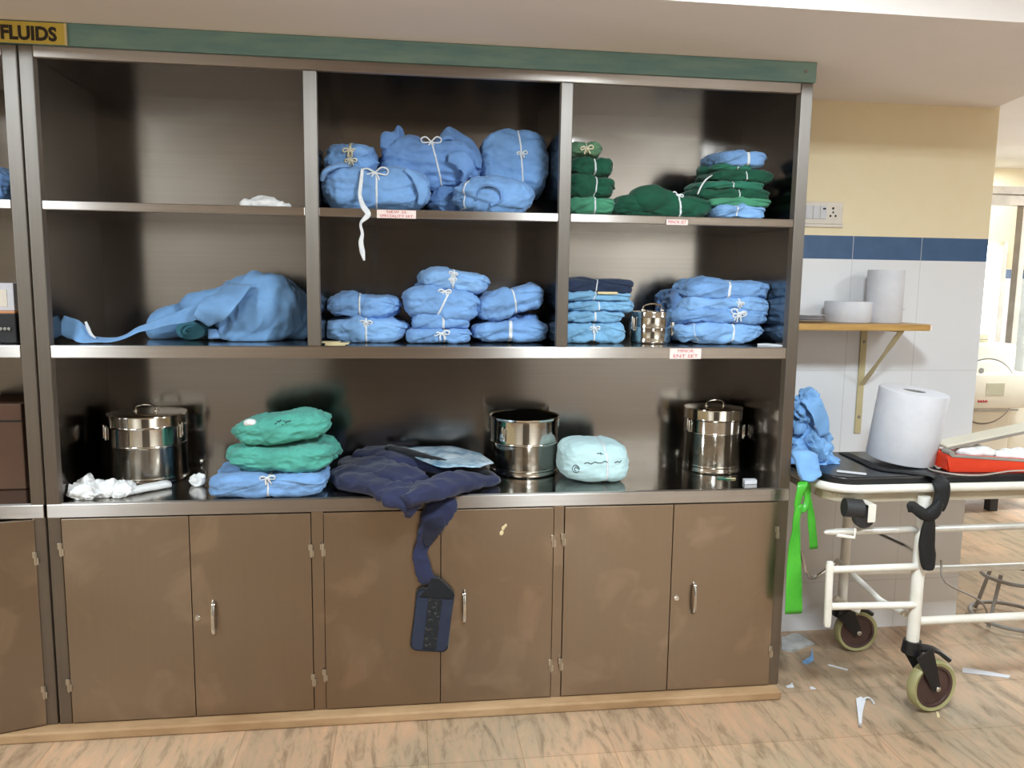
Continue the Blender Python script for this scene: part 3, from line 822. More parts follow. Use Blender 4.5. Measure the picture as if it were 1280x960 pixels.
lw((502, 357, 601, 402), 'plump blue pack second from the top of the middle stack', 'blue_cloth', 45, ((0.0, 0.35, 0.007),), 0.10, bows=((0.02, 0.92, 0.022, 'front'),), taper=0.35, e=2.8, rot=(0, R(5), 0))
lw((523, 337, 613, 366), 'blue pack with knotted white tape topping the middle stack', 'blue_cloth_pale', 46, ((-0.08, 0, 0.008),), 0.12, bows=((-0.1, 0.7, 0.015, 'front'), (-0.1, 0.2, 0.014, 'front')), taper=0.3, e=2.8, rot=(0, R(5), 0))
lw((592, 401, 687, 431), 'flat blue pack with a wide tape under the tilted one', 'blue_cloth', 47, ((-0.05, 0, 0.013),), 0.12, ZBt, taper=0.25, e=3)
lw((628, 394, 673, 409), 'small dark blue fold between the flat and the tilted pack', 'blue_cloth_deep', 48, ((0.0, 0, 0.004),), 0.17, depth=0.15, e=2.6)
tl, _ = lw((599, 361, 688, 396), 'tilted blue pack leaning on the divider at the right', 'blue_cloth', 49, ((0.1, 0.1, 0.006),), 0.12, taper=0.15, e=3.4, rot=(0, R(-16), 0))
bm = NB()
for i, (p, w_) in enumerate((((420, 430), 0.030), ((424, 428), 0.034), ((418, 427), 0.026))):
    c = atz(p[0], p[1], ZBt)
    box(bm, c.x - w_, c.x + w_ * 1.2, 0.025 + i * 0.006, 0.10, ZBt + 0.0005 + i * 0.0035, ZBt + 0.003 + i * 0.0035, 0, None)
solo('paper_cards', bm, M['card'], 'cream cards tucked under the left pair of blue packs', 'cards')
# lower right shelf
GR = 'blue packs on the lower right shelf'
def lr(pyt, pyb, pxr, label, m, seed, ties, yf, z0=None, e=4, bows=(), pxl=None, **kw):
    B = at(pxr, (pyt + pyb) / 2, yf + 0.03).x
    A = xl if pxl is None else at(pxl, (pyt + pyb) / 2, yf + 0.03).x
    return pack('linen_pack', label, GR, 'linen pack', A, B, z0 if z0 else at(750, pyb, yf + 0.03).z, at(750, pyt, yf + 0.03).z, yf, 0.24, m, seed, ties=ties, e=e, bows=bows, **kw)
lr(402, 430, 781, 'sky blue pack with bow at the bottom of the stack by the tin', 'sky_cloth', 51, ((0.02, 0, 0.006),), 0.14, ZBt, bows=((0.02, 0.6, 0.02, 'front'),))
lr(389, 404, 782, 'thin sky blue pack second from the bottom beside the tin', 'sky_cloth', 52, ((0.02, 0, 0.008),), 0.145, e=5)
lr(375, 391, 793, 'sky blue pack third from the bottom beside the tin', 'sky_cloth', 53, ((0.0, 0, 0.005),), 0.14, e=3)
lr(365.5, 377, 789, 'pale blue folded pack under the dark one', 'sky_cloth', 54, ((-0.1, 0.3, 0.004),), 0.14, e=5, wr=0.004)
nv, _ = lr(350, 367, 791, 'dark navy pack with a paper slip topping the stack by the tin', 'navy_wrap', 55, ((-0.05, 0.1, 0.004),), 0.15, e=6, wr=0.003)
bm = NB(); A = at(747, 367.5, 0.14); B = at(772, 366, 0.14)
box(bm, A.x, B.x, 0.138, 0.20, A.z, A.z + 0.008, 0.0006)
part('paper_slip', bm, M['card'], nv)
def rs(px, label, m, seed, ties, yf, z0=None, **kw):
    return ppack('linen_pack', label, GR, px, yf, 0.26, m, seed, z0, ties=ties, **kw)
rs((846, 401, 961, 432), 'light blue pack at the bottom of the right stack', 'blue_cloth_pale', 61, ((0.2, 0.1, 0.008), (-0.72, -0.3, 0.003)), 0.115, ZBt, taper=0.3, e=3, wr=0.007)
rs((846, 383, 963, 406), 'blue pack with big knotted bow in the middle of the right stack', 'blue_cloth', 62, ((0.25, 0, 0.006),), 0.12, bows=((0.25, 0.4, 0.03, 'front'), (0.25, 0.1, 0.024, 'front')), e=3, wr=0.008)
rs((852, 370, 967, 392), 'blue pack second from the top of the right stack', 'blue_cloth_pale', 63, ((0.22, 0, 0.006),), 0.125, bows=((0.2, 0.3, 0.016, 'front'),), e=2.8, wr=0.008)
rs((855, 350, 968, 377), 'blue pack with a translucent tape topping the right stack', 'blue_cloth', 64, ((-0.05, 0.15, 0.010),), 0.125, e=2.8, wr=0.008)
rs((839, 362, 862, 428), 'upright folded blue pack squeezed at the left of the right stack', 'blue_cloth_deep', 65, (), 0.20, ZBt, e=3, wr=0.006)
bm = NB(); A = atz(955, 431, ZBt); prism(bm, [(at(953, 430, 0.06).x, 0.10), (at(984, 433, 0.03).x, 0.025), (at(984, 432, 0.03).x, 0.06), (at(962, 428, 0.1).x, 0.13)], 'z', ZBt, ZBt + 0.006)
solo('folded_paper', bm, M['paper'], 'folded white paper beside the right blue stack', 'paper')

def clamp_to_bays():
    for o in COL.objects:
        if o.type != 'MESH' or o.parent is None or o.parent.get('category') not in ('linen pack', 'linen bundle'): continue
        m = mw(o.parent); mi = m.inverted()
        for v in o.data.vertices:
            w_ = m @ v.co
            if w_.z > ZCT + 0.3:
                lo, hi = (0.863, 1.6335) if 0.84 < m.translation.x < 1.655 else ((1.6765, 2.455) if m.translation.x > 1.655 else (-5, 5))
                if w_.x < lo: w_.x = lo
                if w_.x > hi: w_.x = hi
            if w_.y > 0.475: w_.y = 0.475
            fl = Z1T if m.translation.z > Z1T - 0.02 else (Z2T if m.translation.z > Z2T - 0.02 else ZCT)
            if w_.y > 0.002 and w_.z < fl + 0.0003: w_.z = fl + 0.0003
            v.co = mi @ w_
# steel drums -------------------------------------------------------
def drum(name, label, pxl, pxr, pyb, pytop, lid, ribs, seed, clasp_at=(), group='steel dressing drums'):
    pc = (pxl + pxr) / 2
    zb = ZC if pyb > 500 else ZBt
    F = atz(pc, pyb, zb)
    r = 0.1
    for _ in range(4): r = (at(pxr, pytop, F.y + r).x - at(pxl, pytop, F.y + r).x) / 2
    cx = at(pc, (pyb + pytop) / 2, F.y + r).x
    h = at(pc, pytop, F.y).z - zb
    root = thing(name, label, 'drum', (cx, min(F.y + r, 0.474 - r), zb), (0, 0, 0), group)
    prof = [(0, 0), (r * 0.96, 0), (r * 1.0, 0.004), (r * 1.0, 0.010), (r * 0.975, 0.014)]
    for f in ribs:
        z = h * f
        prof += [(r * 0.975, z - 0.005), (r * 0.992, z - 0.002), (r * 0.992, z + 0.002), (r * 0.975, z + 0.005)]
    if lid: prof += [(r * 0.975, h * 0.84), (r * 0.94, h * 0.86), (r * 0.94, h * 0.9), (0, h * 0.9)]
    else: prof += [(r * 0.975, h - 0.012), (r * 1.02, h - 0.008), (r * 1.03, h - 0.002), (r * 1.01, h), (r * 0.96, h - 0.004), (r * 0.955, 0.006), (0, 0.006)]
    bm = NB(); lathe(bm, prof, 64); link('body', bm, M['bright'], root, True, 40)
    if lid:
        bm = NB(); lathe(bm, [(r * 0.955, h * 0.83), (r * 1.0, h * 0.82), (r * 1.012, h * 0.835), (r * 1.0, h * 0.85), (r * 1.0, h * 0.97), (r * 0.985, h * 0.993), (r * 0.9, h), (r * 0.5, h + 0.004), (0, h + 0.006)], 64)
        ld = link('lid', bm, M['bright'], root, True, 40)
        bm = NB()
        sweep(bm, [(-0.035, -0.01, h + 0.003), (-0.032, -0.012, h + 0.02), (0, -0.015, h + 0.028), (0.032, -0.012, h + 0.02), (0.035, -0.01, h + 0.003)], 0.004, smooth=5, seg=8)
        box(bm, -0.043, -0.028, -0.02, 0.0, h + 0.002, h + 0.007, 0.001); box(bm, 0.028, 0.043, -0.02, 0.0, h + 0.002, h + 0.007, 0.001)
        link('lid_handle', bm, M['bright'], ld, True)
    for ang, zf in clasp_at:
        bm = NB()
        mt = Matrix.Rotation(R(ang), 4, 'Z') @ Matrix.Translation((r * 0.985, 0, h * zf))
        box(bm, 0, 0.008, -0.011, 0.011, -0.024, 0.024, 0.002, mt)
        box(bm, 0.006, 0.012, -0.006, 0.006, -0.010, 0.030, 0.002, mt)
        lathe(bm, [(0, 0), (0.005, 0), (0.005, 0.004), (0, 0.005)], 12, mt @ Matrix.Translation((0.008, 0, -0.014)) @ Matrix.Rotation(R(90), 4, 'Y'))
        link('clasp', bm, M['chrome'], root, True)
    return root
drum('dressing_drum', 'large lidded steel drum at the left end of the counter', 140, 238, 606, 521, True, (0.55, 0.08), 1, ((-160, 0.72), (-20, 0.75)))
drum('dressing_drum', 'open steel drum without lid near the middle of the counter', 612, 697, 598, 525, False, (0.55, 0.1), 2, ((-135, 0.72), (10, 0.85)))
drum('dressing_drum', 'tall lidded steel drum at the right end of the counter', 855, 925, 594, 514, True, (0.62, 0.1), 3, ((-165, 0.72), (-12, 0.6)))
drum('instrument_tin', 'small round steel tin with clasps on the lower right shelf', 789, 838, 430, 390, True, (0.5,), 4, ((-10, 0.45), (-165, 0.6)), None)

# counter linen ----------------------------------------------------------
def cpack(name, label, px, pyb_front, h, depth, m, seed, ties, z0=ZC, cat='linen pack', group='packs on the steel counter', yf=None, **kw):
    F = atz((px[0] + px[1]) / 2, pyb_front, ZC) if yf is None else Vector((0, yf, 0))
    A = at(px[0], pyb_front - 15, F.y + depth * 0.4); B = at(px[1], pyb_front - 15, F.y + depth * 0.4)
    return pack(name, label, group, cat, A.x, B.x, z0, z0 + h, F.y, depth, m, seed, ties=ties, **kw)
b1, _ = cpack('linen_pack', 'blue pack with white bow at the bottom of the counter stack', (268, 409), 624, 0.075, 0.27, 'blue_cloth', 71, ((0.03, 0, 0.006),), bows=((0.03, 0.9, 0.025, 'front'),), e=5, taper=0.1, wr=0.005)
yb = b1.location.y - 0.135
cpack('linen_pack', 'jade green pack in the middle of the counter stack', (288, 424), 600, 0.095, 0.26, 'jade_cloth', 72, (), z0=ZC + 0.076, yf=yb + 0.02, e=3.2, taper=0.25, wr=0.008, flaps=((0.7, 0.3, 0.7, 0.5, 0.005),))
gt, Sgt = cpack('linen_pack', 'jade green pack with a small black print on top of the counter stack', (297, 418), 575, 0.10, 0.23, 'jade_cloth', 73, (), z0=ZC + 0.172, yf=yb + 0.04, e=2.6, taper=0.4, wr=0.009, rot=(0, R(-8), 0), flaps=((-0.5, 0.3, 0.8, 0.4, 0.006),))
bm = NB(); A = Sgt((-0.7, -0.9, 0.9), 0.0); blob(bm, A, (0.02, 0.02, 0.012), 74, 0.006, 40, 2.4, 3); link('white_corner', bm, M['white_cloth'], gt, True, 0)
bm = NB()
for i in range(5):
    A = Sgt((-0.08 + 0.07 * i, -0.97, 0.55 + 0.12 * math.sin(i * 2.1)), 0.001); B = Sgt((-0.02 + 0.07 * i, -0.97, 0.78 + 0.1 * math.sin(i * 1.3)), 0.001)
    sweep(bm, [A, B], 0.0028, 0.0012, wdir=(1, 0, 0), seg=6)
link('print', bm, M['black_ink2'], gt)
pb, Spb = cpack('linen_bundle', 'pale aqua rounded bundle with ink marks beside the open drum', (697, 781), 608, 0.150, 0.25, 'aqua_cloth', 75, ((0.25, -0.1, 0.008),), e=2.9, taper=0.05, wr=0.003, rot=(0, R(4), 0), flaps=(), puff=0.02)
bm = NB()
def mark(pts):
    sweep(bm, [Spb(p, 0.0012) for p in pts], 0.0016, 0.0009, seg=6)
mark([(-0.45 + 0.1 * i, -1, 0.08 + 0.05 * math.sin(i * 2.4) + 0.02 * i) for i in range(8)])
mark([(0.45, -1, 0.2), (0.55, -1, 0.28), (0.62, -1, 0.22), (0.7, -1, 0.33)])
mark([(-0.1, -1, 0.62), (0.02, -1, 0.66), (0.1, -1, 0.6)]); mark([(0.02, -1, 0.72), (0.02, -1, 0.54)])
mark([(-0.72 + 0.13 * math.cos(i * 0.5), -1, -0.25 + 0.2 * math.sin(i * 0.5)) for i in range(13)])
mark([(-0.70 + 0.06 * math.cos(i * 0.5), -1, -0.25 + 0.1 * math.sin(i * 0.5)) for i in range(11)])
link('ink_marks', bm, M['black_ink2'], pb)

clamp_to_bays()
# crumpled white things on the counter
bm = NB(); c = atz(122, 622, ZC)
blob(bm, (c.x - 0.025, c.y + 0.03, ZC + 0.018), (0.085, 0.075, 0.030), 81, 0.034, 30, 1.7, 6, ZC)
blob(bm, (c.x - 0.04, c.y + 0.035, ZC + 0.034), (0.03, 0.04, 0.036), 87, 0.024, 34, 1.5, 5, ZC)
blob(bm, (c.x + 0.06, c.y + 0.04, ZC + 0.015), (0.06, 0.055, 0.022), 82, 0.026, 32, 1.8, 5, ZC)
for v in bm.verts: v.co.x = max(v.co.x, 0.041)
solo('crumpled_gauze', bm, M['white_cloth'], 'crumpled white gauze in front of the left drum', 'gauze', smooth=True, ang=0)
A = atz(152, 620, ZC); B = atz(211, 609, ZC)
bm = NB(); sweep(bm, [Vector((A.x, A.y, ZC + 0.012)), Vector(((A.x + B.x) / 2, (A.y + B.y) / 2, ZC + 0.014)), Vector((B.x, B.y, ZC + 0.012))], 0.022, 0.011, wdir=(0, 1, 0), e=3.5, smooth=5, wob=0.002, seg=14)
solo('folded_gauze_strip', bm, M['white_cloth'], 'flat folded white strip in front of the left drum', 'gauze', smooth=True, ang=0)
bm = NB(); c = atz(245, 608, ZC)
blob(bm, (c.x, c.y + 0.01, ZC + 0.016), (0.026, 0.022, 0.02), 83, 0.012, 50, 2.2, 4, ZC); blob(bm, (c.x + 0.014, c.y + 0.01, ZC + 0.03), (0.016, 0.014, 0.014), 84, 0.01, 40, 2.2, 3, ZC)
solo('cotton_swab', bm, M['white_cloth'], 'little wad of white cotton right of the left drum', 'cotton', smooth=True, ang=0)
A = atz(931, 605.5, ZC)
bm = NB(); prism(bm, [(A.x, A.y), (A.x + 0.048, A.y + 0.004), (A.x + 0.052, A.y + 0.03), (A.x + 0.006, A.y + 0.034)], 'z', ZC, ZC + 0.014)
solo('paper_packet', bm, M['paper'], 'small white packet at the right end of the counter', 'packet')
bm = NB(); A = atz(897, 599, ZC); box(bm, A.x, A.x + 0.05, A.y, A.y + 0.03, ZC, ZC + 0.0015, 0, Matrix.Translation(A) @ Matrix.Rotation(R(-12), 4, 'Z') @ Matrix.Translation(-A))
t = solo('torn_wrapper', bm, M['green_mid'], 'torn green and cream wrapper in front of the right drum', 'wrapper')
bm = NB(); box(bm, A.x + 0.035, A.x + 0.07, A.y - 0.004, A.y + 0.008, ZC + 0.0005, ZC + 0.003, 0); part('paper_edge', bm, M['card'], t)

# crumpled blue gown -----------------------------------------------------------
zg = ZBt
gw = thing('surgical_gown', 'crumpled blue disposable gown heaped on the lower left shelf', 'gown', (0.55, 0.2, zg))
bm = NB()
c = at(325, 390, 0.26); blob(bm, (c.x, 0.27, zg + 0.115), (0.150, 0.12, 0.125), 91, 0.06, 9, 2.2, 6, zg + 0.001, 0.8)
c = at(262, 384, 0.24); blob(bm, (c.x, 0.25, zg + 0.125), (0.105, 0.07, 0.058), 92, 0.028, 8, 2.3, 5, zg + 0.001, 0.8, Matrix.Rotation(R(-14), 4, 'Y'))
c = at(222, 398, 0.33); blob(bm, (c.x, 0.34, zg + 0.06), (0.10, 0.09, 0.065), 93, 0.03, 9, 2.4, 5, zg + 0.001, 0.8, Matrix.Rotation(R(-18), 4, 'Y'))
c = at(372, 395, 0.3); blob(bm, (c.x - 0.03, 0.34, zg + 0.085), (0.08, 0.1, 0.09), 94, 0.03, 9, 2.4, 5, zg + 0.001, 0.8)
part('body', bm, M['blue_nonwoven'], gw, True, 0)
bm = NB()
pts = [at(76, 405, 0.10), at(92, 412, 0.10), at(112, 424, 0.09), at(145, 424, 0.10), at(175, 412, 0.12), at(205, 402, 0.14), at(240, 392, 0.15), at(262, 380, 0.14)]
pts = [Vector((p.x, p.y, max(p.z, zg + 0.006))) for p in pts]
sweep(bm, pts, [0.03, 0.034, 0.02, 0.016, 0.018, 0.022, 0.028, 0.03], 0.003, wdir=[(0.1, 0.1, 1), (0.1, 0.15, 1), (0, 0.8, 0.5), (0, 1, 0.25), (0, 0.9, 0.5), (0, 0.7, 0.8), (0, 0.5, 1), (0, 0.4, 1)], seg=12, smooth=6, wob=0.004, e=3)
part('sleeve', bm, M['blue_nonwoven'], gw, True, 0)
bm = NB()
sweep(bm, [at(107, 402, 0.088), at(110, 410, 0.086), at(114, 418, 0.085), at(120, 423, 0.084)], [0.004, 0.006, 0.005, 0.002], 0.0012, wdir=(1, 0, 0.4), smooth=4)
part('hem', bm, M['paper'], gw, True, 0)
# loose front fold of the gown: a bent sheet
bm = NB()
sweep(bm, [at(298, 356, 0.16), at(284, 372, 0.115), at(268, 386, 0.10), at(252, 402, 0.11)], [0.055, 0.058, 0.05, 0.03], 0.004, wdir=[(1, 0.2, 0.5), (1, 0, 0.35), (1, -0.1, 0.3), (1, 0, 0.5)], seg=14, smooth=6, wob=0.006, e=3, seed=2)
part('fold', bm, M['blue_nonwoven'], gw, True, 0)
A = atz(238, 425.5, zg)
bm = NB(); sweep(bm, [Vector((A.x - 0.0, A.y, zg + 0.034)), Vector((A.x + 0.02, A.y + 0.10, zg + 0.034))], [0.05, 0.05], 0.031, wdir=(1, 0, 0), seg=26, smooth=0, wob=0.004)
sp = [Vector((A.x + (0.044 - 0.0016 * i) * math.cos(i * 0.5), A.y - 0.002, zg + 0.032 + (0.027 - 0.001 * i) * math.sin(i * 0.5))) for i in range(26)]
sweep(bm, sp, 0.0026, seg=6)
solo('rolled_towel', bm, M['teal_cloth'], 'teal rolled towel under the crumpled blue gown', 'towel', smooth=True)
bm = NB(); A = atz(281, 425, zg)
sweep(bm, [Vector((A.x - 0.045, A.y - 0.03, zg + 0.021)), Vector((A.x, A.y - 0.035, zg + 0.022)), Vector((A.x + 0.04, A.y - 0.03, zg + 0.017))], [0.018, 0.02, 0.014], 0.015, wdir=(0, 0.2, 1), smooth=6, e=3, wob=0.006, seg=14)
solo('folded_cloth', bm, M['blue_cloth_pale'], 'folded pale blue cloth beside the teal roll', 'cloth', smooth=True, ang=0)

# navy apron with hanging strap -----------------------------------------------------
ap = thing('lead_apron', 'folded navy apron on the counter with its strap hanging over the doors', 'apron', (1.05, 0.12, ZC))
def rp(px, py, z): 
    return atz(px, py, z)
bm = NB()
z = ZC
sweep(bm, [rp(452, 568, z + .05), rp(490, 570, z + .055), rp(540, 578, z + .05), rp(590, 588, z + .04)], [0.07, 0.10, 0.10, 0.06], [0.022, 0.026, 0.025, 0.018], wdir=(0.1, 1, 0), seg=32, smooth=16, wob=0.003, crease=0.026, e=3.4, seed=1)
sweep(bm, [rp(428, 592, z + .035), rp(450, 600, z + .035), rp(485, 611, z + .03), rp(510, 622, z + .025), rp(524, 633, z - .004)], [0.045, 0.075, 0.08, 0.065, 0.045], [0.026, 0.028, 0.024, 0.020, 0.014], wdir=[(0, 1, .1), (0.1, 1, 0), (.3, 1, 0), (.7, .8, .3), (1, .2, .3)], seg=32, smooth=16, wob=0.003, crease=0.026, e=3.4, seed=3)
sweep(bm, [rp(505, 628, z + .02), rp(535, 613, z + .04), rp(575, 602, z + .04), rp(617, 597, z + .022)], [0.035, 0.05, 0.05, 0.03], [0.02, 0.026, 0.024, 0.014], wdir=[(0, 1, -.3), (0, 1, .15), (0, 1, .2), (0, 1, .1)], seg=32, smooth=16, wob=0.003, crease=0.02, e=3.4, seed=5)
sweep(bm, [rp(446, 575, z + .03), rp(462, 586, z + .04), rp(500, 596, z + .05), rp(520, 602, z + .05)], [0.07, 0.08, 0.07, 0.05], [0.02, 0.03, 0.03, 0.02], wdir=(0.1, 1, 0), seg=32, smooth=16, wob=0.003, crease=0.026, e=3.4, seed=8)
part('folded_body', bm, M['navy_cloth'], ap, True, 0)
bm = NB()
sweep(bm, [rp(486, 560, z + .085), rp(510, 565, z + .09), rp(540, 574, z + .085), rp(580, 584, z + .07), rp(612, 592, z + .04)], 0.018, 0.012, wdir=(0.2, 1, 0), seg=12, smooth=6, wob=0.004)
sweep(bm, [at(497, 618, -0.022), at(506, 630, -0.03), at(516, 640, -0.03)], [0.014, 0.016, 0.008], 0.006, wdir=(1, 0, 0.5), seg=10, smooth=5, wob=0.003)
part('black_binding', bm, M['black_cloth'], ap, True, 0, 'black binding')
bm = NB()
sweep(bm, [at(556, 622, 0.0), at(552, 632, -0.022), at(544, 648, -0.034), at(535, 668, -0.030), at(526, 690, -0.022), at(535, 730, -0.016)], [0.04, 0.055, 0.045, 0.030, 0.027, 0.022], [0.014, 0.02, 0.022, 0.014, 0.007, 0.006], wdir=[(1, 0, 0.1), (1, 0, 0.2), (1, 0.1, 0), (1, 0.3, 0.2), (1, -0.2, 0.15), (1, 0, 0)], seg=28, smooth=14, wob=0.003, crease=0.02, e=3, seed=4)
part('strap', bm, M['navy_cloth'], ap, True, 0)
bm = NB()
sweep(bm, [at(545, 642, -0.05), at(543, 655, -0.054), at(537, 668, -0.048), at(534, 682, -0.036)], [0.02, 0.036, 0.028, 0.006], [0.006, 0.012, 0.01, 0.004], wdir=[(1, 0, .3), (1, 0, -.2), (1, 0, -.5), (1, 0, -.5)], seg=16, smooth=8, wob=0.006, seed=6)
part('strap_fold', bm, M['navy_dark'], ap, True, 0)
# end pad
pc = at(540.5, 775, -0.016); pad_m = Matrix.Translation(pc) @ Matrix.Rotation(R(6.5), 4, 'Y')
ph, pw = 0.108, 0.062
def rrect(w, h, r, n=6):
    o = []
    for cx, cz, a0 in ((w - r, -h + r, -90), (w - r, h - r, 0), (-w + r, h - r, 90), (-w + r, -h + r, 180)):
        for i in range(n + 1):
            a = R(a0 + 90 * i / n); o.append((cx + r * math.cos(a), cz + r * math.sin(a)))
    return o
bm = NB(); prism(bm, rrect(pw, ph, 0.02), 'y', -0.006, 0.006); bm.transform(pad_m)
part('pad', bm, M['navy_pad'], ap)
bm = NB(); rr = rrect(pw, ph, 0.02); sweep(bm, [Vector((x, 0, z_)) for x, z_ in rr + rr[:2]], 0.005, 0.0075, wdir=(0, 0, 1), seg=8); bm.transform(pad_m)
part('piping', bm, M['black_cloth'], ap, True, 0)
bm = NB(); box(bm, -0.022, 0.024, -0.0085, -0.005, -ph + 0.006, ph - 0.02, 0.001); bm.transform(pad_m)
part('fastener_strip', bm, M['lint'], ap, label='black fastener strip with lint')
bm = NB(); prism(bm, [(-0.055, 0.085), (0.058, 0.085), (0.058, 0.108), (0.005, 0.152), (-0.03, 0.152), (-0.030, 0.118)], 'y', -0.0105, 0.009); bm.transform(pad_m)
part('pad_collar', bm, M['black_cloth'], ap)
# silver pouch on the apron
bm = NB()
q = [(500, 560), (530, 558), (566, 557), (600, 567), (617, 578), (600, 582), (568, 583), (545, 583), (520, 572)]
F = [atz(x, y, z + 0.085) for x, y in q]
cc = sum(F, Vector()) / len(F)
ring = []
for f in (1.0, 0.7, 0.35):
    ring.append([bm.verts.new(cc + (p - cc) * f + Vector((0, 0, 0.012 * (1 - f) + 0.008 * noise.noise(p * 30 + Vector((f * 3, 0, 0)))))) for p in F])
vc = bm.verts.new(cc + Vector((0, 0, 0.014)))
for a_, b_ in zip(ring[:-1], ring[1:]):
    for i in range(9): bm.faces.new((a_[i], a_[(i + 1) % 9], b_[(i + 1) % 9], b_[i]))
for i in range(9): bm.faces.new((ring[-1][i], ring[-1][(i + 1) % 9], vc))
bmesh.ops.subdivide_edges(bm, edges=bm.edges[:], cuts=2, use_grid_fill=True, smooth=0.4)
for v in bm.verts: v.co.z += 0.006 * noise.noise(v.co * 45)
o = solo('plastic_pouch', bm, M['foil'], 'shiny clear and silver pouch lying on the navy apron', 'pouch', smooth=True, ang=50)
sm = o.modifiers.new('thickness', 'SOLIDIFY'); sm.thickness = 0.004

# left unit contents at the frame's edge
bm = NB(); A = at(-40, 430, 0.1); B = at(21, 391, 0.1); box(bm, A.x, B.x, 0.09, 0.35, ZBt, B.z, 0.004)
el = solo('electronic_unit', bm, M['electronics'], 'black electronic unit on the left cabinet shelf', 'device')
bm = NB(); box(bm, A.x, B.x, 0.087, 0.34, B.z - 0.002, B.z + 0.006, 0.002); part('top_edge', bm, M['orange_strip'], el)
for i in range(3):
    bm = NB(); c = at(2 + 5 * i, 411, 0.09); lathe(bm, [(0, 0), (0.005, 0), (0.005, 0.006), (0, 0.007)], 12, Matrix.Translation(c) @ Matrix.Rotation(R(90), 4, 'X')); part('knob', bm, M['grey_plastic'], el)
A = at(-20, 384, 0.12); B = at(18, 354, 0.12)
bm = NB(); box(bm, A.x, B.x, 0.11, 0.25, at(10, 391, 0.1).z + 0.0065, B.z, 0.002); bx = solo('carton', bm, M['paper'], 'small white carton on top of the black electronic unit', 'carton')
bm = NB(); box(bm, A.x + 0.01, B.x - 0.02, 0.1085, 0.1105, at(10, 391, 0.1).z + 0.02, B.z - 0.02, 0); part('label_panel', bm, M['switch'], bx)
ppack('linen_pack', 'blue pack on the upper shelf of the left cabinet', None, (-60, 208, 12, 248), 0.06, 0.2, 'blue_cloth_deep', 95, ZA, wr=0.007)
bm = NB(); A = at(-60, 560, 0.2); B = at(26, 505, 0.2); box(bm, A.x, B.x, 0.2, 0.42, ZC, B.z, 0.004); bc = solo('brown_reflection_block', bm, M['reflection_brown'], 'dark brown block standing in for a reflection above the left cabinet counter', 'box')  # brown block put in for the dark reflection in this bay
bm = NB(); box(bm, A.x, B.x, 0.1985, 0.2005, B.z - 0.06, B.z - 0.055, 0); part('block_line', bm, M['dark'], bc)  # dark line across the reflection stand-in

# ---------------------------------------------------------------- wall by the cabinet: switch plate and wooden shelf
A = at(1003, 252, WY); B = at(1051, 281, WY)
sw = thing('switch_plate', 'white electrical switch and socket plate on the cream wall', 'switch', ((A.x + B.x) / 2, WY - 0.006, B.z))
bm = NB(); box(bm, A.x, B.x, WY - 0.012, WY - 0.001, B.z, A.z, 0.003); part('plate', bm, M['switch'], sw)
bm = NB(); box(bm, A.x - 0.02, B.x + 0.008, WY - 0.008, WY - 0.0005, B.z - 0.012, B.z + 0.001, 0.002); part('back_box', bm, M['switch'], sw)
for px in (1011, 1020, 1029):
    c = at(px, 266, WY - 0.012); bm = NB(); box(bm, c.x - 0.014, c.x + 0.014, WY - 0.016, WY - 0.011, B.z + 0.02, A.z - 0.016, 0.002); part('rocker_switch', bm, M['paper'], sw)
bm = NB(); c = at(1030, 261, WY - 0.012); box(bm, c.x - 0.006, c.x + 0.006, WY - 0.0175, WY - 0.0155, c.z - 0.003, c.z + 0.003); part('indicator', bm, M['dark'], sw)
bm = NB()
for px, py, r in ((1041.5, 260.5, 0.005), (1041.5, 265.5, 0.004), (1038, 270, 0.0045), (1044.5, 270, 0.0045)):
    c = at(px, py, WY - 0.012); lathe(bm, [(0, 0), (r, 0), (r, 0.0008), (0, 0.001)], 12, Matrix.Translation((c.x, WY - 0.0118, c.z)) @ Matrix.Rotation(R(90), 4, 'X'))
part('socket_holes', bm, M['dark'], sw)

ws = thing('wall_shelf', 'varnished wooden shelf board with rounded end on a metal wall bracket', 'shelf', (2.95, WY, 1.335))
A = at(1172, 410, 0.22)
zs = A.z
xr = A.x
poly = [(2.60, 0.22)]
for i in range(9):
    a = R(-90 + 90 * i / 8); poly.append((xr - 0.05 + 0.05 * math.cos(a), 0.27 + 0.05 * math.sin(a)))
poly += [(xr - 0.02, WY - 0.001), (2.66, WY - 0.001), (2.66, 0.40)]
bm = NB(); prism(bm, poly, 'z', zs - 0.012, zs + 0.012)
bmesh.ops.bevel(bm, geom=[e for e in bm.edges], offset=0.003, segments=2, affect='EDGES')
part('board', bm, M['wood'], ws, True, 40)
bx0 = at(1075, 480, WY).x
bm = NB(); b0 = at(1073, 541, WY); box(bm, bx0 - 0.014, bx0 + 0.014, WY - 0.008, WY - 0.0005, b0.z, zs - 0.0125, 0.001)
part('upright', bm, M['ivory_paint'], ws)
bm = NB(); box(bm, bx0 - 0.014, bx0 + 0.014, 0.26, WY - 0.006, zs - 0.019, zs - 0.0125, 0.001); part('arm', bm, M['ivory_paint'], ws)
bm = NB(); c0 = Vector((bx0 + 0.004, WY - 0.006, at(1077, 481, WY).z)); c1 = Vector((bx0 + 0.004, 0.25, zs - 0.016))
sweep(bm, [c0, c0.lerp(c1, 0.25), c0.lerp(c1, 0.4), c0.lerp(c1, 0.62), c0.lerp(c1, 0.75), c1], [0.014, 0.014, 0.009, 0.009, 0.014, 0.014], 0.0025, wdir=(1, 0.15, 0), e=5, seg=12)
part('brace', bm, M['ivory_paint'], ws)
bm = NB()
for py in (427, 521):
    c = at(1077, py, WY - 0.008); lathe(bm, [(0, 0), (0.007, 0), (0.005, 0.003), (0, 0.004)], 12, Matrix.Translation((bx0 + 0.001, WY - 0.0082, c.z)) @ Matrix.Rotation(R(90), 4, 'X'))
part('screw', bm, M['groove'], ws)
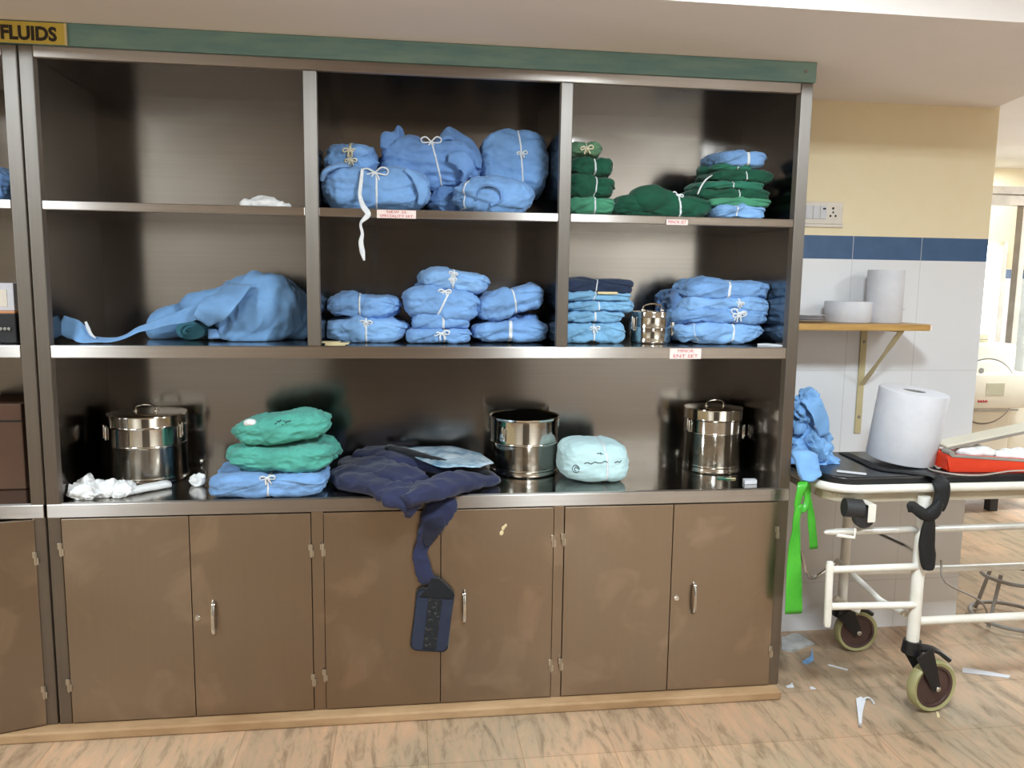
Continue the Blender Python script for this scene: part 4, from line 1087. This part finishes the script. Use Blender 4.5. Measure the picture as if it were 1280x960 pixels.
# things on the wooden shelf
zt = zs + 0.0125
def roll_on_shelf(name, label, pxl, pxr, pyt, y, cat, m, core=True):
    L = at(pxl, 395, y); Rr = at(pxr, 395, y); r = (Rr.x - L.x) / 2
    h = at((pxl + pxr) / 2, pyt, y - r * 0.6).z - zt
    root = thing(name, label, cat, ((L.x + Rr.x) / 2, y, zt))
    bm = NB(); lathe(bm, [(0.018, 0.004), (0.018, 0), (r * 0.97, 0), (r, 0.003), (r, h - 0.003), (r * 0.97, h), (0.02, h), (0.018, h - 0.002), (0.018, 0.004)], 48); link('roll', bm, m, root, True, 50)
    bm = NB(); lathe(bm, [(0.0178, 0.002), (0.0178, h - 0.003), (0.0155, h - 0.003), (0.0155, 0.002), (0.0178, 0.002)], 24); link('core', bm, M['card'], root, True, 40)
    return root
roll_on_shelf('paper_roll', 'tall white paper roll standing on the wooden wall shelf', 1084, 1124, 337, 0.38, 'roll', M['paper'])
roll_on_shelf('tape_roll', 'short wide white roll on the wooden wall shelf', 1033, 1086, 377, 0.385, 'roll', M['paper'])
root = thing('plastic_trays', 'small stack of clear plastic trays at the left end of the wooden shelf', 'trays', (at(1010, 400, 0.36).x, 0.36, zt))
for i in range(3):
    bm = NB(); lathe(bm, [(0, 0.002), (0.05, 0.002), (0.066, 0.008), (0.068, 0.010), (0.066, 0.0095), (0.05, 0.0035), (0, 0.0035)], 32, Matrix.Translation((0, 0, 0.010 * i)) @ Matrix.Diagonal((1.0, 0.9, 1, 1))); link('tray', bm, M['paper'], root, True, 60)
root = thing('cable_clip', 'tiny white clip on the tiled wall right of the paper roll', 'clip', (at(1126, 386, WY).x, WY - 0.005, at(1126, 386, WY).z))
bm = NB(); lathe(bm, [(0, 0), (0.006, 0), (0.005, 0.006), (0, 0.008)], 12, Matrix.Rotation(R(90), 4, 'X')); link('cap', bm, M['paper'], root, True)
bm = NB(); box(bm, -0.004, 0.016, -0.003, 0.003, -0.004, 0.002, 0.001); link('tail', bm, M['paper'], root)

# ---------------------------------------------------------------- patient trolley
YF, YR = -0.13, 0.30                   # front and rear tube planes
zr = at(1100, 611, YF).z               # rail height
XL_, XR_ = 2.575, 4.45
tr = thing('patient_trolley', 'white tubular hospital trolley with black mattress beside the cabinet', 'trolley', (3.4, 0.08, 0.0))
def rail_loop(z, ins, cr=0.11):
    o = []
    x0, x1, y0, y1 = XL_ + ins, XR_ - ins, YF + ins, YR - ins
    for cx, cy, a0 in ((x0 + cr, y0 + cr, 180), (x1 - cr, y0 + cr, 270), (x1 - cr, y1 - cr, 0), (x0 + cr, y1 - cr, 90)):
        for i in range(9):
            a = R(a0 + 90 * i / 8); o.append(Vector((cx + cr * math.cos(a), cy + cr * math.sin(a), z)))
    return o + o[:2]
bm = NB(); sweep(bm, rail_loop(zr, 0.0), 0.0155, seg=14); part('top_rail', bm, M['white_paint'], tr, True)
bm = NB()
L = rail_loop(zr - 0.036, 0.022, 0.09)
sweep(bm, L, 0.016, 0.006, wdir=(0, 0, 1), seg=12, e=4); part('deck_frame', bm, M['apron_steel'], tr, True)
bm = NB(); box(bm, XL_ + 0.04, XR_ - 0.04, YF + 0.035, YR - 0.035, zr - 0.03, zr - 0.018, 0.002); part('deck', bm, M['apron_steel'], tr)
bm = NB(); x0, x1 = XL_ + 0.012, XR_ - 0.05
poly = rrect((x1 - x0) / 2, (YR - YF) / 2 - 0.016, 0.07, 5)
prism(bm, [(p[0] + (x0 + x1) / 2, p[1] + (YF + YR) / 2) for p in poly], 'z', zr - 0.016, zr + 0.040)
zm = zr + 0.040
bmesh.ops.bevel(bm, geom=[e for e in bm.edges if abs(e.verts[0].co.z - e.verts[1].co.z) < 1e-5], offset=0.010, segments=3, affect='EDGES')
part('mattress', bm, M['mattress'], tr, True, 50)
# bumper roller and pivot under the corner
c = at(1081, 646, YF - 0.03)
bm = NB(); lathe(bm, [(0, 0), (0.033, 0), (0.04, 0.005), (0.041, 0.02), (0.036, 0.026), (0, 0.026)], 28, Matrix.Translation((c.x, c.y + 0.02, c.z)) @ Matrix.Rotation(R(90), 4, 'X'))
part('bumper_wheel', bm, M['rubber'], tr, True)
bm = NB(); c2 = at(1090, 641, YF - 0.055); box(bm, c2.x - 0.014, c2.x + 0.014, c2.y - 0.002, c2.y + 0.002, c2.z - 0.034, c2.z + 0.027, 0.0015)
box(bm, c2.x - 0.014, c2.x + 0.014, c2.y + 0.002, YF + 0.01, c2.z + 0.024, c2.z + 0.028, 0.001)
part('bumper_bracket', bm, M['white_paint'], tr)
bm = NB(); cyl(bm, at(1055, 634, YF - 0.01), at(1077, 636, YF - 0.02), 0.032, 20); part('pivot_knob', bm, M['rubber'], tr, True)
# side bar: chrome tube with bullet end and white hook
zb_ = at(1100, 662, YF).z
bm = NB(); s0 = at(1046, 665, YF); e0 = Vector((XR_ - 0.2, YF, zb_))
sweep(bm, [at(1030, 665.5, YF), at(1033, 665.5, YF), at(1046, 665, YF), e0], [0.004, 0.009, 0.0125, 0.0125], seg=12); part('side_bar', bm, M['bar'], tr, True)
bm = NB(); sweep(bm, [at(1046, 669, YF - 0.01), at(1068, 672, YF - 0.015), at(1069, 660, YF - 0.015)], 0.006, 0.004, seg=8); part('hook', bm, M['white_paint'], tr, True)
# legs and lower frame
pt, pb = at(1149, 655, YF), at(1144, 800, YF)
xp = (pt.x + pb.x) / 2
zlow = at(1240, 772, YF).z
bm = NB(); cyl(bm, (xp, YF, at(1143, 803, YF).z), (xp, YF, zr - 0.03), 0.0215, 20); part('leg', bm, M['white_paint'], tr, True)
bm = NB(); cyl(bm, (xp - 0.02, YR, 0.185), (xp - 0.02, YR, zr - 0.03), 0.019, 16); part('leg', bm, M['white_paint'], tr, True)
bm = NB(); cyl(bm, (xp, YF, zlow), (XR_ - 0.25, YF, zlow), 0.0155, 16); part('lower_rail', bm, M['white_paint'], tr, True)
bm = NB(); cyl(bm, (xp, YR, zlow + 0.02), (XR_ - 0.25, YR, zlow + 0.02), 0.0155, 16); part('lower_rail', bm, M['white_paint'], tr, True)
for X_ in (XR_ - 0.25,):
    for Yy in (YF, YR):
        bm = NB(); cyl(bm, (X_, Yy, 0.18), (X_, Yy, zr - 0.03), 0.02, 16); part('leg', bm, M['white_paint'], tr, True)
# swing-down side panel
ta, tb_ = at(1037.5, 702, YF - 0.03), at(1034, 783, YF - 0.03)
bm = NB(); sweep(bm, [ta, ta.lerp(tb_, 0.05), ta.lerp(tb_, 0.95), tb_], [0.010, 0.0125, 0.0125, 0.010], [0.007, 0.009, 0.009, 0.007], wdir=(1, 0, 0), seg=14, e=3); part('end_post', bm, M['white_paint'], tr, True)
for q0, q1 in (((1040, 712), (1146, 708)), ((1038, 758), (1143, 756))):
    bm = NB(); cyl(bm, at(*q0, YF - 0.03), at(*q1, YF - 0.008), 0.0125, 14); part('rung', bm, M['white_paint'], tr, True)
# diagonal struts to the rear leg and rear cross parts
bm = NB(); sweep(bm, [at(1132, 768, YF + 0.02), at(1100, 750, 0.08), at(1060, 712, 0.24), at(1046, 700, YR)], 0.011, seg=10); part('strut', bm, M['white_paint'], tr, True)
bm = NB(); sweep(bm, [at(1085, 660, YR - 0.05), at(1130, 681, 0.1), at(1145, 690, YF + 0.03)], 0.008, seg=10); part('strut', bm, M['chrome'], tr, True)
bm = NB(); sweep(bm, [at(1048, 700, YR), at(1018, 722, YR - 0.02), at(1008, 715, YR - 0.05), at(1001, 690, YR - 0.05)], 0.007, seg=8, smooth=5); part('pedal_rod', bm, M['chrome'], tr, True)
bm = NB(); sweep(bm, [at(1044, 747, 0.24), at(1062, 758, 0.22), at(1075, 764, 0.2)], 0.012, 0.008, seg=10); part('pedal', bm, M['white_paint'], tr, True)
bm = NB(); sweep(bm, [at(1176, 700, 0.0), at(1182, 728, 0.0), at(1226, 752, 0.1), at(1238, 780, 0.15)], 0.004, seg=8, smooth=5); part('tilt_rod', bm, M['groove'], tr, True)

def castor(cx, cy, ztop, wc, yaw, r):
    """swivel castor: fork from the leg to the wheel centre wc; yaw of the wheel axle"""
    ax = Vector((math.sin(yaw), -math.cos(yaw), 0))
    cst = thing('castor', None, None, (0, 0, 0)); del_keys = [k for k in cst.keys()]
    for k in del_keys: del cst[k]
    cst.parent = tr; cst.matrix_parent_inverse = Matrix.Identity(4)
    cst.location = -tr.location
    mt = Matrix.Translation(wc) @ Matrix.Rotation(yaw, 4, 'Z') @ Matrix.Rotation(R(90), 4, 'X')
    def wpart(nm, bm, m, smooth=True):
        o = link(nm, bm, m, cst, smooth, 40); return o
    bm = NB(); lathe(bm, [(r * 0.80, -0.016), (r * 0.93, -0.020), (r, -0.012), (r, 0.012), (r * 0.93, 0.020), (r * 0.80, 0.016), (r * 0.80, -0.016)], 48, mt); wpart('tyre', bm, M['tyre'])
    bm = NB(); lathe(bm, [(0, -0.014), (r * 0.70, -0.010), (r * 0.72, -0.016), (r * 0.81, -0.017), (r * 0.81, 0.017), (r * 0.72, 0.016), (r * 0.70, 0.010), (0, 0.014)], 40, mt); wpart('hub', bm, M['hub'])
    bm = NB()
    top = Vector((cx, cy, ztop))
    for s in (-1, 1):
        q = wc + ax * (0.027 * s); t1 = Vector((top.x, wc.y * 0.85 + top.y * 0.15, top.z - 0.02)) + ax * (0.031 * s)
        sweep(bm, [q - Vector((0, 0, 0.006)), q.lerp(t1, 0.4), t1], [0.016, 0.026, 0.038], 0.004, wdir=(wc - top).normalized().cross(ax), seg=12, e=3)
    cyl(bm, top + Vector((0, 0, -0.045)), top, 0.036, 20, 0.030)
    sweep(bm, [top + Vector((0.0, 0, -0.028)), top.lerp(wc, 0.4) + Vector((0.05, 0, 0.03)), top.lerp(wc, 0.6) + Vector((0.09, -0.01, 0.026))], [0.03, 0.024, 0.014], 0.009, wdir=(0, 1, 0), seg=12, smooth=4, e=3)
    wpart('fork', bm, M['black_plastic'])
    bm = NB(); q = wc + ax * 0.031; lathe(bm, [(0, 0), (0.010, 0), (0.010, 0.003), (0.006, 0.006), (0, 0.007)], 16, Matrix.Translation(q) @ Matrix.Rotation(yaw, 4, 'Z') @ Matrix.Rotation(R(90), 4, 'X')); wpart('axle_bolt', bm, M['chrome'])
    return cst
wc = at(1164, 856, -0.17); r = wc.z
castor(xp, YF, at(1143, 800, YF).z, wc, R(8), r)
wc2 = at(1070, 779, 0.30); r2 = 0.088
wc2 = Vector((wc2.x, 0.30, r2)); castor(xp - 0.02, YR, 0.20, wc2, R(-4), r2)
for Yy in (YF, YR): castor(XR_ - 0.25, Yy, 0.19, Vector((XR_ - 0.17, Yy, 0.088)), R(3), 0.088)

# black restraint strap over the mattress, knotted round the rail
st = thing('restraint_strap', 'black webbing strap across the mattress, knotted and hanging in front', 'strap', (at(1165, 610, YF).x, YF, zm))
bm = NB()
yl = lambda px, py: atz(px, py, zm + 0.003)
sweep(bm, [yl(1055, 566), yl(1075, 575), yl(1100, 586), yl(1130, 590), yl(1165, 594), at(1173, 599, YF - 0.008), at(1177, 606, YF - 0.026), at(1178, 618, YF - 0.03), at(1172, 634, YF - 0.03), at(1160, 642, YF - 0.03)],
      [0.022, 0.022, 0.02, 0.018, 0.024, 0.028, 0.03, 0.028, 0.026, 0.018], [0.0025] * 5 + [0.004, 0.006, 0.008, 0.012, 0.012], wdir=[(0.3, 1, 0)] * 4 + [(1, 0.3, 0), (1, 0, 0), (1, 0, 0.1), (1, 0, 0.4), (.8, 0, 0.8), (0.3, 0, 1)], seg=14, smooth=6, e=3, wob=0.002)
part('band', bm, M['strap'], st, True, 0)
bm = NB()
sweep(bm, [at(1176, 628, YF - 0.045), at(1168, 640, YF - 0.055), at(1158, 644, YF - 0.055), at(1146, 637, YF - 0.05), at(1139, 632, YF - 0.045), at(1137, 640, YF - 0.045)], [0.022, 0.026, 0.022, 0.018, 0.016, 0.006], [0.010, 0.014, 0.014, 0.010, 0.008, 0.005], wdir=(0, 0, 1), seg=14, smooth=6, wob=0.003)
part('knot', bm, M['strap'], st, True, 0)
bm = NB()
sweep(bm, [at(1162, 644, YF - 0.05), at(1161, 656, YF - 0.05), at(1159, 675, YF - 0.045), at(1159, 695, YF - 0.042), at(1161, 709, YF - 0.042), at(1161, 712, YF - 0.042)], [0.014, 0.022, 0.030, 0.032, 0.024, 0.010], [0.010, 0.011, 0.010, 0.010, 0.009, 0.006], wdir=(1, 0, 0), seg=16, smooth=7, e=2.6, wob=0.003)
part('tail', bm, M['strap'], st, True, 0)

# lime ribbon on the trolley end
lr_ = thing('plastic_ribbon', 'lime green plastic ribbon tied to the trolley end beside the cabinet', 'ribbon', (2.58, -0.02, zr))
ye = -0.05
bm = NB()
p_ = at(1003, 612, ye)
sweep(bm, [at(1007, 599, ye), at(1003, 606, ye - 0.03), at(999, 620, ye - 0.035), at(996, 634, ye - 0.03), at(1001, 640, ye), at(1008, 628, ye + 0.02), at(1009, 610, ye + 0.02), at(1006, 599, ye)], [0.012, 0.016, 0.014, 0.01, 0.008, 0.012, 0.014, 0.012], 0.004, wdir=(1, 0, 0.3), seg=12, smooth=5, wob=0.003)
part('loop', bm, M['lime'], lr_, True, 0)
bm = NB(); sweep(bm, [at(998, 630, ye - 0.03), at(995, 660, ye - 0.03), at(993, 690, ye - 0.03), at(992.5, 730, ye - 0.03), at(992, 767, ye - 0.03)], [0.012, 0.016, 0.022, 0.031, 0.032], [0.006, 0.005, 0.004, 0.0025, 0.002], wdir=[(1, 0, 0), (1, 0.3, 0), (1, -0.3, 0), (1, 0.1, 0), (1, 0, 0)], seg=14, smooth=6, e=3, wob=0.003)
part('tail', bm, M['lime'], lr_, True, 0)
bm = NB(); sweep(bm, [at(1011, 625, ye + 0.02), at(1015, 655, ye + 0.02), at(1017, 686, ye + 0.02)], [0.010, 0.014, 0.016], 0.002, wdir=[(1, 0.2, 0), (1, -0.2, 0), (1, 0, 0)], seg=12, smooth=6, e=3, wob=0.002)
part('short_tail', bm, M['lime'], lr_, True, 0)

# blue drape heaped on the trolley end
dr = thing('surgical_drape', 'crumpled light blue drape heaped on the trolley end against the cabinet', 'drape', (2.65, 0.12, zm))
bm = NB()
yd = 0.14
for (px, py, rx, ry, rz, sd) in ((1008, 515, 0.055, 0.055, 0.075, 1), (1012, 558, 0.075, 0.07, 0.075, 2), (1008, 588, 0.085, 0.075, 0.045, 3), (1030, 572, 0.045, 0.06, 0.06, 4)):
    c = at(px, py, yd); blob(bm, (max(c.x, 2.505 + rx), c.y, c.z), (rx, ry, rz), 100 + sd, 0.045, 24, 2.3, 5, zm + 0.001, 1.2)
for v in bm.verts: v.co.x = max(v.co.x, 2.503)
part('heap', bm, M['blue_drape'], dr, True, 28)
bm = NB(); sweep(bm, [at(1004, 565, 0.02), at(1005, 582, -0.03), at(1007, 594, -0.06), at(1008, 602, -0.075)], [0.05, 0.06, 0.055, 0.03], 0.008, wdir=[(1, 0, 0.1), (1, 0.2, 0), (1, -0.2, 0.1), (1, 0, 0)], seg=14, smooth=6, e=3, wob=0.008, seed=9)
for v in bm.verts: v.co.x = max(v.co.x, 2.503)
part('hanging_fold', bm, M['blue_drape'], dr, True, 0)
bm = NB(); sweep(bm, [at(1004, 498, yd - 0.03), at(1018, 505, yd - 0.06), at(1026, 522, yd - 0.07), at(1030, 545, yd - 0.06)], [0.02, 0.04, 0.04, 0.02], 0.003, wdir=[(1, 0, 0.2), (1, 0.4, 0.6), (1, .5, .3), (1, 0, 0.3)], seg=12, smooth=6, e=3, wob=0.006)
part('fold', bm, M['blue_drape'], dr, True, 0)
bm = NB(); A = atz(1046, 590, zm); B = atz(1083, 594, zm)
sweep(bm, [Vector((A.x, A.y, zm + 0.004)), Vector((B.x, B.y, zm + 0.004))], 0.011, 0.003, wdir=(0, 1, 0), e=4)
solo('paper_strip', bm, M['paper'], 'white paper strip lying on the mattress by the blue drape', 'paper')

# large paper roll leaning on the mattress
B_ = atz(1126, 587, zm)
rr_ = (at(1170, 540, -0.04).x - at(1088, 540, -0.04).x) / 2 * 0.95
base = Vector((at(1124, 585, B_.y + rr_).x, B_.y + rr_, zm + 0.014))
hR = (at(1134, 497, base.y - rr_).z - zm)
pr_ = thing('paper_roll', 'large white paper roll leaning slightly on the black mattress', 'roll', base, (R(5), R(4.5), 0))
bm = NB(); lathe(bm, [(0.038, 0), (rr_ * 0.985, 0), (rr_, 0.004), (rr_, hR - 0.004), (rr_ * 0.98, hR), (0.039, hR), (0.038, hR - 0.004), (0.038, 0)], 64); link('roll', bm, M['paper'], pr_, True, 50)
bm = NB(); lathe(bm, [(0.0378, 0.002), (0.0378, hR - 0.003), (0.034, hR - 0.003), (0.034, 0.002), (0.0378, 0.002)], 32); link('core', bm, M['grey_plastic'], pr_, True, 40)

# red case with raised lid
A = atz(1183, 590, zm); 
B = at(1283, 599, A.y - 0.03)
ang = math.atan2(-0.03, B.x - A.x)
ck = thing('emergency_case', 'red plastic case with open cream lid on the trolley mattress', 'case', (A.x, A.y, zm + 0.001), (0, 0, ang))
M['lid_beige'] = mat('beige_plastic_lid', (206, 198, 180), 0.4, col2=(198, 190, 171))
hc = at(1183, 567, A.y).z - zm
Lc, Dc = 0.42, 0.11
bm = NB(); sec = [(0.012, 0), (Lc, 0), (Lc, hc * 0.62), (0.012, hc - 0.004), (0.0, hc - 0.02)]
prism(bm, sec, 'y', 0.0, 0.012); prism(bm, sec, 'y', Dc - 0.012, Dc)
box(bm, 0.004, 0.016, 0.01, Dc - 0.01, 0.004, hc - 0.008, 0.002); box(bm, 0.01, Lc, 0.01, Dc - 0.01, 0.0, 0.008, 0.001); box(bm, Lc - 0.012, Lc, 0.01, Dc - 0.01, 0.0, hc * 0.6, 0.002)
link('tray', bm, M['red_case'], ck)
mtr = Matrix.Translation((0.012, 0, hc - 0.01)) @ Matrix.Rotation(math.atan2(hc * 0.36, Lc), 4, 'Y')
bm = NB(); box(bm, 0.0, Lc - 0.01, -0.003, 0.004, -0.004, 0.006, 0.002, mtr)
link('rim', bm, M['grey_plastic'], ck)
bm = NB(); mt = Matrix.Translation((0.02, 0, hc + 0.003)) @ Matrix.Rotation(R(-12.5), 4, 'Y')
box(bm, 0, Lc * 0.98, Dc * 0.35, Dc + 0.02, 0.004, 0.016, 0.004, mt); link('lid', bm, M['lid_beige'], ck)
bm = NB(); box(bm, 0.005, Lc * 0.98, Dc * 0.35 - 0.003, Dc * 0.35 + 0.003, 0.001, 0.011, 0.001, mt); link('lid_rim', bm, M['groove'], ck)
bm = NB(); cyl(bm, (0.014, -0.004, hc + 0.0), (0.014, 0.05, hc + 0.0), 0.010, 14); link('hinge', bm, M['grey_plastic'], ck, True)
bm = NB(); box(bm, 0.29, 0.33, -0.006, 0.004, hc * 0.25, hc * 0.6, 0.003); link('latch', bm, M['black_plastic'], ck)
bm = NB()
blob(bm, (0.14, 0.055, hc - 0.004), (0.07, 0.035, 0.018), 121, 0.02, 24, 2.2, 4); blob(bm, (0.28, 0.055, hc * 0.75), (0.08, 0.038, 0.018), 122, 0.02, 20, 2.2, 4)
o = link('crumpled_paper', bm, M['white_cloth'], None, True, 0); o.matrix_world = mw(ck); tag(o, 'crumpled white papers inside the open red case', 'papers'); bpy.context.view_layer.update()
# cable
cb = NB()
y0 = lambda px, py, dz=0.004: atz(px, py, zm + dz)
sweep(cb, [y0(1181, 566, .03), y0(1168, 566, .03), y0(1159, 574), y0(1160, 585), y0(1175, 590), y0(1200, 593.5), y0(1225, 594, .005), y0(1245, 591.5, .006), y0(1262, 589, .008), at(1282, 588, A.y - 0.05)], 0.0032, seg=8, smooth=6)
sweep(cb, [y0(1178, 576), y0(1170, 574), y0(1168, 580), y0(1176, 584), y0(1181, 579), y0(1172, 572), y0(1166, 577), y0(1172, 585), y0(1180, 583)], 0.0036, seg=8, smooth=6)
solo('cable', cb, M['cord'], 'pale grey cable looped beside and in front of the red case', 'cable', smooth=True, ang=0)

# ---------------------------------------------------------------- litter on the floor
def flat(name, px, label, cat, m, dz=0.0015, curl=0.0):
    bm = NB(); P = [atz(x, y, 0.0) for x, y in px]
    prism(bm, [(p.x, p.y) for p in P], 'z', 0.0004, dz + 0.0004)
    if curl:
        bmesh.ops.subdivide_edges(bm, edges=bm.edges[:], cuts=3, use_grid_fill=True)
        for v in bm.verts: v.co.z += curl * (0.5 + noise.noise(v.co * 18)) if v.co.z > 0.001 else 0
    return solo(name, bm, m, label, cat)
M['silver'] = mat('silver_paper', (206, 206, 204), 0.4, 0.2, col2=(170, 172, 172), scale=12)
flat('foil_wrapper', [(977, 797), (995, 793), (1018, 806), (1003, 811), (990, 816), (977, 813)], 'crumpled silver wrapper on the floor at the cabinet corner', 'litter', M['silver'], 0.002, 0.012)
flat('torn_plastic', [(1003, 829), (1013, 822), (1015, 812), (1017, 826), (1010, 830)], 'scrap of blue torn plastic on the floor beside the silver wrapper', 'litter', M['blue_drape'], 0.0015, 0.01)
flat('paper_sliver', [(1035, 830.5), (1060, 837), (1059, 838.5), (1035, 832)], 'thin white sliver lying on the floor before the rear castor', 'litter', M['paper'])
flat('paper_scrap', [(982, 858), (988, 856), (990, 853.5), (992.5, 859.5), (984, 860)], 'white paper scrap on the floor nearest the cabinet base', 'litter', M['paper'])
flat('paper_scrap', [(1012, 859), (1016, 859), (1020, 861.5), (1013, 861.5)], 'tiny white paper crumb on the open floor right of the cabinet base', 'litter', M['paper'])
flat('paper_strip', [(1203, 835), (1225, 838), (1263, 845), (1261, 848), (1230, 844), (1203, 841)], 'white paper strip on the floor behind the front castor', 'litter', M['paper'], 0.002)
flat('crumb', [(1170, 890), (1173, 890), (1175, 897), (1171.5, 897)], 'small cream crumb on the floor below the front castor', 'litter', M['card'])
pcn = thing('paper_wrapper', 'pointed white paper wrapper with curled string on the floor', 'litter', (atz(1075, 890, 0).x, atz(1075, 890, 0).y, 0))
bm = NB()
P = [atz(x, y, 0) for x, y in ((1070, 875), (1076, 872.5), (1082, 876), (1078, 892), (1077, 906), (1073.5, 906))]
prism(bm, [(p.x, p.y) for p in P], 'z', 0.0005, 0.006); part('sleeve', bm, M['paper'], pcn)
bm = NB(); sweep(bm, [atz(1077, 876, .006), atz(1083, 872, .01), atz(1088, 873, .012), atz(1093, 880, .006)], 0.004, 0.0015, wdir=(0, 1, 0), smooth=5); part('string', bm, M['paper'], pcn, True, 0)
bm = NB(); c = atz(1075, 908, 0.003); blob(bm, (c.x, c.y, 0.004), (0.006, 0.005, 0.003), 131, 0.001, 60, 2.2, 2); part('tip', bm, M['groove'], pcn, True, 0)

# ---------------------------------------------------------------- room beyond the wall corner
yq = 5.2
M['daylight'] = mat('bright_window', (255, 252, 244), 0.6, emit=3.0)
bm = NB(); box(bm, 3.0, 9.2, yq, yq + 0.12, 0, 2.76); struct('wall_far', bm, M['tiles'])
# narrow bright window in the far wall, beside the corner
A = at(1232, 430, yq); B = at(1251, 308, yq)
bm = NB(); box(bm, A.x - 0.25, B.x, yq - 0.03, yq - 0.02, A.z, B.z); struct('window_1', bm, M['daylight'])
bm = NB(); box(bm, B.x, B.x + 0.05, yq - 0.05, yq, A.z - 0.05, B.z + 0.05, 0.004); struct('trim_2', bm, M['alu'])
# aluminium partition with lintel and glazed door
yp = 4.2
A = at(1236, 257, yp); B = at(1285, 234, yp)
bm = NB(); box(bm, 3.75, 9.1, yp - 0.05, yp + 0.05, at(1260, 257, yp).z, at(1260, 245, yp).z, 0.004); struct('trim_3', bm, M['alu'])
bm = NB(); box(bm, 3.75, 9.1, yp - 0.07, yp + 0.05, at(1260, 243.5, yp).z, at(1260, 234, yp).z, 0.004); struct('trim_4', bm, M['alu'])
c = at(1269, 340, yp)
bm = NB(); box(bm, at(1268, 340, yp).x, at(1275, 340, yp).x, yp - 0.04, yp + 0.04, 0, at(1260, 257, yp).z, 0.004); struct('trim_5', bm, M['alu'])
bm = NB(); x0 = at(1275, 340, yp).x; box(bm, x0, x0 + 0.9, yp - 0.006, yp + 0.006, 0.02, at(1260, 257, yp).z)
M['glass'] = mat('door_glass', (236, 244, 238), 0.05, trans=1.0); struct('door_1', bm, M['glass'])
# cream machine with round door
ym = 2.1
A = at(1205, 545, ym); B = at(1273, 430, ym)
mc = thing('sterilizer', 'large cream machine with a round door beyond the wall corner', 'machine', ((A.x + B.x) / 2, ym + 0.3, 0))
x0, x1 = at(1180, 500, ym).x, B.x
zb0, zb1 = 0.12, B.z
bm = NB(); box(bm, x0, x1, ym, ym + 0.65, zb0, zb1, 0.025); part('housing', bm, M['cream_plastic'], mc, True, 40)
bm = NB(); box(bm, x1 + 0.002, x1 + 0.35, ym + 0.05, ym + 0.6, zb0, at(1278, 472, ym).z, 0.02); part('side_unit', bm, M['cream_plastic'], mc, True, 40)
c = at(1231, 489, ym)
rd = abs(at(1231, 448, ym).z - c.z)
bm = NB(); lathe(bm, [(0, 0), (rd * 0.97, 0), (rd * 0.97, 0.012), (rd * 0.9, 0.02), (0, 0.022)], 64, Matrix.Translation((c.x, ym + 0.001, c.z)) @ Matrix.Rotation(R(90), 4, 'X')); part('round_door', bm, M['cream_plastic'], mc, True, 40)
bm = NB(); ring = [Vector((c.x + rd * math.cos(2 * PI * i / 64), ym - 0.003, c.z + rd * math.sin(2 * PI * i / 64))) for i in range(66)]
sweep(bm, ring, 0.005, wdir=(0, 1, 0), seg=8); part('door_seam', bm, M['groove'], mc, True, 0)
bm = NB(); box(bm, x0, at(1285, 490, ym).x, ym - 0.05, ym, at(1240, 509, ym).z, at(1240, 467, ym).z, 0.008); pn = part('panel_band', bm, M['cream_plastic'], mc, True, 40)
bm = NB(); p0, p1 = at(1232, 494, ym - 0.05), at(1256, 479, ym - 0.05); box(bm, p0.x, p1.x, ym - 0.0525, ym - 0.0495, p0.z, p1.z); part('label_plate', bm, M['beige_label'], pn)
bm = NB(); p0, p1 = at(1222, 503, ym - 0.05), at(1235, 500, ym - 0.05)
n_ = 8
for i in range(n_):
    xa = p0.x + (p1.x - p0.x) * i / n_; box(bm, xa, xa + (p1.x - p0.x) / n_ * 0.7, ym - 0.0525, ym - 0.0495, p0.z, p1.z - (0.006 if i % 2 else 0))
part('red_mark', bm, M['red_ink'], pn)
bm = NB(); box(bm, x0, x1, ym - 0.053, ym - 0.048, at(1240, 512, ym).z, at(1240, 510, ym).z); part('seam', bm, M['groove'], mc)
bm = NB(); lathe(bm, [(0, 0), (0.02, 0), (0.02, 0.02), (0, 0.024)], 16, Matrix.Translation(at(1224, 463, ym - 0.0)) @ Matrix.Rotation(R(90), 4, 'X')); part('knob', bm, M['grey_plastic'], mc, True)
for px in (1190, 1262):
    bm = NB(); q = at(px, 500, ym); box(bm, q.x - 0.03, q.x + 0.03, ym + 0.05, ym + 0.11, 0, zb0 + 0.01, 0.004); part('foot', bm, M['rubber'], mc)
bm = NB(); q = at(1231, 426, ym + 0.1); box(bm, q.x - 0.05, q.x + 0.03, ym + 0.1, ym + 0.2, zb1 + 0.001, at(1231, 417, ym + 0.1).z, 0.01)
o = solo('khaki_box', bm, M['beige_label'], 'small khaki box on top of the cream machine', 'box')
bm = NB(); box(bm, q.x - 0.05, q.x + 0.03, ym + 0.098, ym + 0.101, zb1 + 0.02, zb1 + 0.024); part('lid_seam', bm, M['groove'], o)

# wire hoop stand seen under the trolley
q = atz(1262, 778, 0.0); 
hs = thing('hoop_stand', 'grey wire hoop stand on the floor seen through the trolley frame', 'stand', (q.x, q.y, 0))
for z_, r_ in ((0.03, 0.16), (0.22, 0.13)):
    bm = NB(); sweep(bm, [Vector((q.x + r_ * math.cos(2 * PI * i / 40), q.y + r_ * math.sin(2 * PI * i / 40), z_)) for i in range(42)], 0.009, wdir=(0, 0, 1), seg=8); part('hoop', bm, M['groove'], hs, True, 0)
for k in range(4):
    a = R(20 + 90 * k); bm = NB(); cyl(bm, (q.x + 0.16 * math.cos(a), q.y + 0.16 * math.sin(a), 0.009), (q.x + 0.10 * math.cos(a), q.y + 0.10 * math.sin(a), 0.24), 0.008, 8); part('rod', bm, M['groove'], hs, True)
